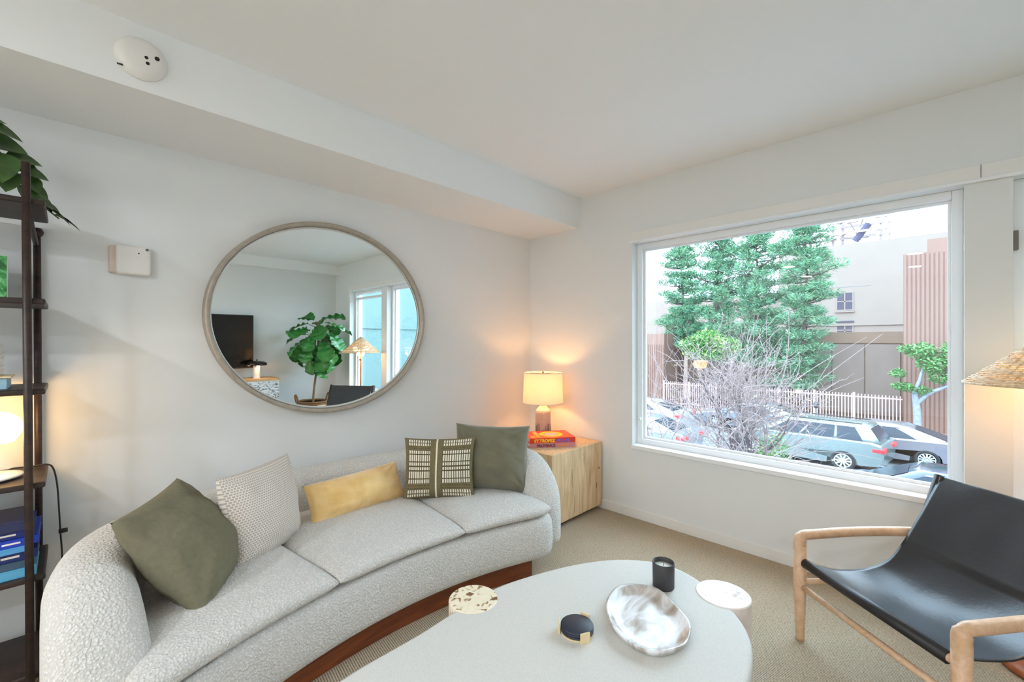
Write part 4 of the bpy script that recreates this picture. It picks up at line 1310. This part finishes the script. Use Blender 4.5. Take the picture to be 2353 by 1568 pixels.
def car(loc, heading, label, paint, suv=False, spokes=10):
    c = thing('parked_car', loc, label, 'car', heading, 'cars on the street')
    W = WM[c.name]
    zs = KS

    def put(g, name, mat, parent=c, **kw):
        g.v = [W @ Vector((p.x, p.y, p.z * zs)) for p in g.v]
        return g.obj(name, mat, parent, **kw)
    hw = .91 if suv else .90
    rw = .36 if suv else .34
    fxw, rxw = (1.38, -1.36) if suv else (1.42, -1.42)

    def arch(cx):
        return [(cx + (rw + .07) * math.cos(q), .30 + (rw + .05) * math.sin(q)) for q in [PI * k / 10 for k in range(0, 11)]]
    if suv:
        topline = [(2.32, .35), (2.36, .62), (2.28, .86), (2.0, .98), (1.18, 1.08), (.2, 1.10), (-1.0, 1.12), (-2.1, 1.12), (-2.34, 1.05), (-2.40, .72), (-2.36, .34)]
    else:
        topline = [(2.38, .30), (2.42, .5), (2.34, .70), (2.0, .80), (1.15, .93), (.2, .97), (-1.0, 1.0), (-1.9, 1.02), (-2.36, .98), (-2.44, .70), (-2.38, .32)]
    pr = topline + [(rxw - rw - .08, .28)] + [(x, z) for x, z in reversed(arch(rxw))] + [(rxw + rw + .08, .22), (fxw - rw - .08, .22)] + [(x, z) for x, z in reversed(arch(fxw))] + [(fxw + rw + .08, .28)]
    n = len(pr)
    g = G()
    secs = []
    for (yy_, k_) in ((-hw, .0), (-hw + .05, 1), (hw - .05, 1), (hw, 0)):
        secs.append([(x * (.985 if k_ == 0 else 1), yy_, z if z < .6 else z - (.05 if k_ == 0 else 0)) for x, z in pr])
    g.rings(secs)
    put(g, 'body', paint, bevel=.02, seg=2)
    # dark wheel wells and underside
    put(G().bb(-1.9, 1.9, -hw + .06, hw - .06, .24, .62), 'underbody', BLACK)
    if suv:
        bot = (1.22, -2.28); top = (.42, -1.95); zb, zt = 1.08, 1.62
    else:
        bot = (1.20, -2.02); top = (.28, -.95); zb, zt = .95, 1.40
    wb_, wt_ = hw - .07, hw - .24

    def gh(x_b, x_t, k):
        return x_b + (x_t - x_b) * k
    rings = []
    for k in (0, .25, .5, .75, .92, 1.0):
        e = k if k < .9 else (k - .0)
        xf = bot[0] + (top[0] - bot[0]) * k; xr = bot[1] + (top[1] - bot[1]) * (k ** 1.15)
        w = wb_ + (wt_ - wb_) * (k ** 1.4)
        z = zb + (zt - zb) * (k if k < 1 else 1.0)
        rings.append([(xf, -w * .86, z), (xf - .2, -w, z), ((xf + xr) / 2, -w * 1.01, z), (xr + .25, -w, z), (xr, -w * .84, z), (xr, w * .84, z), (xr + .25, w, z), ((xf + xr) / 2, w * 1.01, z), (xf - .2, w, z), (xf, w * .86, z)])
    rings.append([(x * .9 - .05, y * .85, zt + .035) for x, y, z in rings[-1]])
    g = G().rings(rings)
    put(g, 'cabin', paint, smooth=True)

    def side_pt(s, a, k):
        xf = bot[0] + (top[0] - bot[0]) * k; xr = bot[1] + (top[1] - bot[1]) * (k ** 1.15)
        w = (wb_ + (wt_ - wb_) * (k ** 1.4)) * 1.012 + .012
        return (xf - .22 + (xr + .3 - xf + .22) * a, s * w, zb + (zt - zb) * k)
    spans = [(0.02, .34), (.37, .70), (.73, .97)] if suv else [(.02, .42), (.45, .82)]
    for s in (-1, 1):
        for a0, a1 in spans:
            g = G()
            g.grid(lambda a, b: side_pt(s, a0 + (a1 - a0) * a, .1 + .78 * b), 4, 4)
            put(g, 'side_window', CARGL, smooth=True)
        g = G().tube([side_pt(s, a / 8, .93) for a in range(9)], .018, 5)
        put(g, 'window_trim', CHROME)
    for nm, xb_, xt_, off in (('rear_window', bot[1], top[1], -.012), ('windscreen', bot[0], top[0], .012)):
        g = G()

        def rp(a, b):
            k = .12 + .74 * b
            w = (wb_ + (wt_ - wb_) * k ** 1.4) * .76
            xk = k ** 1.15 if nm == 'rear_window' else k
            return (xb_ + (xt_ - xb_) * xk + off, w * (2 * a - 1), zb + (zt - zb) * k + .012)
        g.grid(rp, 4, 4)
        put(g, nm, CARGL, smooth=True)
    for s in (-1, 1):
        ztl = .86 if suv else .82
        put(G().bb(-2.46 if not suv else -2.42, -2.1, s * hw * .62, s * (hw + .004), ztl - .07, ztl + .09), 'tail_light', TAIL, bevel=.03)
        put(G().bb(2.1, 2.38, s * hw * .62, s * (hw + .004), .62, .74), 'headlight', CHROME, bevel=.03)
        put(G().bb(.9, 1.05, s * (hw), s * (hw + .17), zb - .03, zb + .11), 'side_mirror', paint, bevel=.03)
        for cx in (fxw, rxw):
            rot = Matrix.Rotation(PI / 2, 3, 'X')
            g = G().lathe([(rw * .66, -.1), (rw * .95, -.1), (rw, -.06), (rw, .06), (rw * .95, .1), (rw * .66, .1)], 28, (cx, s * (hw - .09), rw), rot=rot, closed=True)
            wh = put(g, 'wheel', TYRE, smooth=True)
            g = G()
            g.lathe([(rw * .60, -.02), (rw * .70, -.02), (rw * .70, .02), (rw * .60, .02)], 28, (cx, s * (hw - .01), rw), rot=rot, closed=True)
            for k in range(spokes):
                q = 2 * PI * k / spokes
                r3 = Matrix.Rotation(q, 3, 'Y')
                g.box(Vector((cx, s * (hw - .01), rw)) + r3 @ Vector((rw * .36, 0, 0)), (rw * .62, .03, .045), r3)
            g.lathe([(.0001, -.025), (.05, -.025), (.05, .025), (.0001, .025)], 12, (cx, s * (hw - .01), rw), rot=rot)
            put(g, 'rim', ALLOY, parent=wh)
            put(G().lathe([(.0001, -.004), (rw * .66, -.004), (rw * .66, .004), (.0001, .004)], 20, (cx, s * (hw - .05), rw), rot=rot), 'brake_disc', BLACK, parent=wh)
        if suv:
            put(G().tube([(.3, s * .62, 1.69), (-1.8, s * .62, 1.69)], .02, 6), 'roof_rail', BLACK)
    return c


PGREEN = M('grey_green_paint', (114, 126, 126), .25, .3, coat=.6)
PGREY = M('silver_grey_paint', (129, 126, 134), .25, .4, coat=.6)
PWHITE = M('white_paint', (169, 174, 181), .25, .1, coat=.6)
PSILV = M('silver_paint', (136, 146, 157), .25, .4, coat=.6)
PDARK = M('dark_blue_paint', (46, 62, 84), .2, .3, coat=.8)
# heading: local +x becomes street direction +y
car((18.75, 3.52, ZST), PI / 2 - .10, 'grey-green estate car parked in front of the silver-grey saloon', PGREEN, True, 10)
car((20.75, 1.72, ZST), PI / 2, 'silver-grey saloon car parked behind the grey-green estate', PGREY, False, 12)
car((20.6, 10.95, ZST), PI / 2, 'white saloon car with bright red tail light at the far left kerb', PWHITE, False, 10)
car((16.1, 8.85, ZST), PI / 2, 'silver saloon car in the left corner of the window view', PSILV, False, 10)
car((23.2, 6.5, ZST), PI / 2, 'grey saloon car half hidden behind the bare branches', PSILV, False, 10)
car((13.9, .1, ZST), PI / 2, 'dark blue car at the bottom right of the window view', PDARK, False, 10)


# ------------------------------------------------------------------ trees
def blades(g, c, rx, rz, n, L, rnd, wd=.02, up=.5):
    """a tuft of needle blades around c"""
    for _ in range(n):
        q = rnd.uniform(0, 2 * PI); h = rnd.uniform(-1, 1); r = rnd.random() ** .5
        p = Vector((c[0] + rx * r * math.cos(q), c[1] + rx * r * math.sin(q), c[2] + rz * h * math.sqrt(max(0, 1 - r * r)) + rz * .2))
        d = Vector((math.cos(q) * rnd.uniform(.2, 1), math.sin(q) * rnd.uniform(.2, 1), rnd.uniform(-.2, 1) * up + rnd.uniform(-.4, .4)))
        d = d.normalized() * L * rnd.uniform(.6, 1.3)
        sd_ = d.cross(Vector((rnd.uniform(-1, 1), rnd.uniform(-1, 1), rnd.uniform(-1, 1))))
        if sd_.length < 1e-6: continue
        sd_ = sd_.normalized() * wd
        g.add([p - sd_, p + sd_, p + d], [(0, 1, 2)], rnd.choice([0, 0, 1, 2]))


PN1 = M('pine_needles', (96, 142, 112), .8, spec=.2)
PN2 = M('pine_needles_light', (128, 166, 122), .8, spec=.2)
PN3 = M('pine_needles_dark', (66, 108, 88), .8, spec=.2)
PBARK = M('pine_bark', (89, 72, 69), .9, bump=.4, bscale=12, bdist=.03)


def pine(x, y, z0, ztop, w, label, seed, bare_to, dens=1.0):
    rnd = random.Random(seed)
    t = thing('pine_tree', (x, y, z0), label, 'tree', group='pine trees across the street')
    H = ztop - z0
    lean = rnd.uniform(-.3, .3)
    spine = lambda k: Vector((x + .25 * math.sin(k * 3 + seed), y + lean * k + .15 * math.sin(k * 5 + seed), z0 + H * k))
    G().tube([spine(k / 10) for k in range(11)], [.17 * (1 - k / 10 * .85) for k in range(11)], 8).obj('trunk', PBARK, t, smooth=True)
    fol = G(); br = G()
    nw = int(13 * dens)
    for i in range(nw):
        k0 = bare_to + (1 - bare_to) * (i + .5) / nw
        reach = w * min(1.0, (1 - k0) * 2.6 + .38) * rnd.uniform(.62, 1.12)
        for b_ in range(5):
            k = min(.99, k0 + rnd.uniform(-.018, .018))
            p = spine(k)
            q = i * 1.1 + b_ * 2 * PI / 5 + rnd.uniform(-.45, .45)
            L = reach * rnd.uniform(.55, 1.1)
            d = Vector((math.cos(q), math.sin(q), rnd.uniform(-.05, .42)))
            e = p + d * L
            br.tube([p, p + d * L * .5 - Vector((0, 0, .06)), e], [.05, .035, .015], 5)
            for f in (.5, .78, 1.0):
                cpt = p + d * L * f + Vector((rnd.uniform(-.12, .12), rnd.uniform(-.12, .12), rnd.uniform(-.02, .16)))
                blades(fol, cpt, .42 * rnd.uniform(.8, 1.2), .26, 120, .24, rnd, .022)
    blades(fol, spine(1.0), .5, .5, 120, .32, rnd, .032)
    br.obj('branches', PBARK, t, smooth=True)
    fol.obj('foliage', [PN1, PN2, PN3], t, smooth=False, fix=False, kind='stuff')
    return t


pine(29.2, 12.6, ZSW, 8.2, 1.45, 'slender pine tree at the left of the window view', 21, .32)
pine(29.0, 10.0, ZSW, 8.7, 1.5, 'tall dense pine tree just left of the middle pine', 5, .22, 1.3)
pine(29.4, 8.1, ZSW, 8.5, 1.55, 'tallest bushy pine tree in the middle of the window', 8, .22, 1.4)
pine(29.0, 5.6, ZSW, 7.9, 1.6, 'pine tree with a bare visible trunk nearest the white building', 14, .12, 1.15)


def leafy(name, c, rx, ry, rz, n, label, mats, trunk=None, size=.12, seed=1, cat='tree', group=None, clumps=None):
    rnd = random.Random(seed)
    base = trunk[0][0] if trunk else (c[0], c[1], ZST)
    t = thing(name, base, label, cat, group=group)
    if trunk:
        for pts, r0, r1, mt in trunk_list(trunk):
            pp = catmull(pts, 5)
            G().tube(pp, [r0 + (r1 - r0) * i / (len(pp) - 1) for i in range(len(pp))], 8).obj('trunk' if r0 > .09 else 'branch', mt, t, smooth=True)
    g = G()
    cl = clumps or [(c, rx, ry, rz, 1.0)]
    tot = sum(k[4] for k in cl)
    for (cc, ax, ay, az, wgt) in cl:
        for _ in range(int(n * wgt / tot)):
            while True:
                u = Vector((rnd.uniform(-1, 1), rnd.uniform(-1, 1), rnd.uniform(-1, 1)))
                if u.length < 1: break
            p = Vector((cc[0] + u.x * ax, cc[1] + u.y * ay, cc[2] + u.z * az))
            a = Vector((rnd.uniform(-1, 1), rnd.uniform(-1, 1), rnd.uniform(-.5, .5))).normalized() * size * rnd.uniform(.6, 1.2)
            b = a.cross(Vector((rnd.uniform(-1, 1), rnd.uniform(-1, 1), 1.5))).normalized() * size * .42
            g.add([p - a, p - b * 1, p + a, p + b], [(0, 1, 2, 3)], rnd.choice(range(len(mats))))
    g.obj('foliage', mats, t, fix=False, kind='stuff')
    return t


def trunk_list(tr):
    return [(p, a, b, m) for (p, a, b, m) in [x[1] for x in tr]]


LG1 = M('bright_leaf', (110, 160, 96), .6, spec=.3)
LG2 = M('bright_leaf_dark', (76, 130, 72), .6, spec=.3)
LG3 = M('yellow_green_leaf', (150, 182, 100), .6, spec=.3)
PALEB = M('pale_bark', (136, 143, 155), .85, vary=.3, vscale=6)
GREYB = M('grey_twig', (128, 112, 110), .85)
DKB = M('dark_twig', (84, 72, 74), .85)
bt = (25.6, 9.6, ZSW)
leafy('street_tree', (25.6, 9.5, 1.25), 1.2, 1.7, .95, 3400, 'bright green round-headed tree in front of the pines', [LG1, LG2, LG3],
      trunk=[(bt, ([(25.6, 9.6, ZSW), (25.6, 9.55, -1.0), (25.6, 9.5, .6)], .12, .05, PBARK))], size=.11, seed=4,
      clumps=[((25.6, 10.3, 1.2), .8, .8, .55, 1), ((25.6, 9.4, 1.5), .9, .9, .6, 1.2), ((25.6, 8.4, 1.15), .8, .75, .5, 1), ((25.6, 9.6, .7), .9, 1.3, .4, .8)])
rt_ = (25.5, .66, ZSW)
leafy('street_tree', (25.5, .3, .6), 1, 1, 1, 4200, 'small pale-trunked street tree at the right of the window view', [LG1, LG2, LG2],
      trunk=[(rt_, ([(25.5, .66, ZSW), (25.5, .68, -1.9), (25.5, .72, -1.25), (25.5, .78, -.7)], .15, .11, PALEB)),
             (rt_, ([(25.5, .70, -1.3), (25.5, .35, -.85), (25.5, -.1, -.55), (25.5, -.55, -.3)], .095, .05, PALEB)),
             (rt_, ([(25.5, .78, -.8), (25.5, .62, -.3), (25.5, .5, .3)], .085, .04, PALEB)),
             (rt_, ([(25.5, -.1, -.55), (25.5, -.2, .1), (25.5, -.25, .7)], .045, .03, DKB))],
      size=.085, seed=9,
      clumps=[((25.5, .55, .95), .6, .5, .42, 1.0), ((25.5, .2, .45), .7, .55, .45, 1.2), ((25.5, -.40, .85), .6, .45, .6, 1.2), ((25.5, -.75, .35), .5, .45, .5, .8), ((25.5, .0, -.1), .5, .4, .3, .5),
              ((25.5, 1.3, .0), .4, .32, .2, .35), ((25.5, 1.15, -.58), .45, .42, .2, .5), ((25.5, .6, -.7), .4, .4, .2, .4), ((25.5, 1.0, 1.05), .4, .35, .22, .3), ((25.5, -.5, -.2), .4, .35, .15, .3)])
# green shrub below the bare tree
leafy('green_shrub', (9.6, 2.35, -1.0), .5, .5, .6, 1500, 'leafy green shrub under the bare branches below the window', [LG1, LG2, LG3], size=.055, seed=12, cat='shrub',
      clumps=[((9.4, 2.25, -.75), .35, .28, .4, 1), ((9.5, 2.45, -1.25), .5, .5, .4, 1.2), ((9.3, 2.0, -1.2), .4, .45, .3, .9), ((9.5, 2.3, -1.9), .6, .7, .8, .8)])

# bare branching tree
bare = thing('bare_tree', (9.2, 2.5, ZST), 'leafless tree with tangled pale twigs outside the picture window', 'tree')
rnd = random.Random(17)
light = G(); dark = G(); buds = G()


def grow(p, d, L, r, depth, g):
    pts = [p]
    q = p.copy(); dd = d.copy()
    n = 5
    for i in range(n):
        dd = (dd + Vector((rnd.uniform(-.34, .34), rnd.uniform(-.34, .34), rnd.uniform(-.24, .28)))).normalized()
        q = q + dd * L / n
        pts.append(q.copy())
    g.tube(pts, [r * (1 - .55 * i / n) for i in range(n + 1)], 4 if depth > 1 else 6, cap=False)
    if depth >= 4:
        if rnd.random() < .05:
            for _ in range(4):
                e = pts[-1] + Vector((rnd.uniform(-.04, .04), rnd.uniform(-.04, .04), rnd.uniform(-.04, .04)))
                a = Vector((rnd.uniform(-1, 1), rnd.uniform(-1, 1), rnd.uniform(-1, 1))).normalized() * .025
                b = a.cross(Vector((.3, .5, 1))).normalized() * .012
                buds.add([e - a, e - b, e + a, e + b], [(0, 1, 2, 3)])
        return
    k = {0: 8, 1: 5, 2: 4, 3: 3}[depth]
    for i in range(k):
        f = rnd.uniform(.3, 1.0)
        idx = min(n - 1, int(f * n)); base = pts[idx].lerp(pts[idx + 1], f * n - idx if f < 1 else 1)
        ax = Vector((rnd.uniform(-1, 1), rnd.uniform(-1, 1), rnd.uniform(-.5, .9)))
        nd = (dd * .6 + ax * .9).normalized()
        grow(base, nd, L * rnd.uniform(.52, .78), r * .52, depth + 1, light if depth >= 1 else dark)


for (bx_, by_, dx, dy) in [(9.2, 2.45, .02, -.12), (9.4, 3.3, .05, .16), (9.0, 2.8, -.1, .05)]:
    grow(Vector((bx_, by_, ZST)), Vector((dx, dy, 1)).normalized(), 2.35, .05, 0, dark)
for _ in range(80):
    y0_, z0_ = rnd.uniform(1.9, 4.2), rnd.uniform(-.9, .7)
    a = math.atan2(z0_ + 1.2, y0_ - 2.8) + rnd.uniform(-.5, .5)
    L = rnd.uniform(.6, 1.3)
    p0 = Vector((rnd.uniform(8.6, 9.8), y0_, z0_))
    d0 = Vector((rnd.uniform(-.25, .25), math.cos(a), math.sin(a)))
    bend = Vector((rnd.uniform(-.4, .4), rnd.uniform(-1.1, 1.1), rnd.uniform(-.8, 1.0)))
    light.tube([p0 + d0 * L * t + bend * L * t * t * .5 for t in (0, .2, .4, .6, .8, 1)], [.008, .007, .006, .005, .004, .003], 4, cap=False)
dark.obj('trunk_and_limbs', DKB, bare, smooth=True, fix=False)
light.obj('twigs', GREYB, bare, smooth=True, fix=False, kind='stuff')
buds.obj('leaf_buds', M('pale_buds', (184, 182, 146), .7), bare, fix=False, kind='stuff')
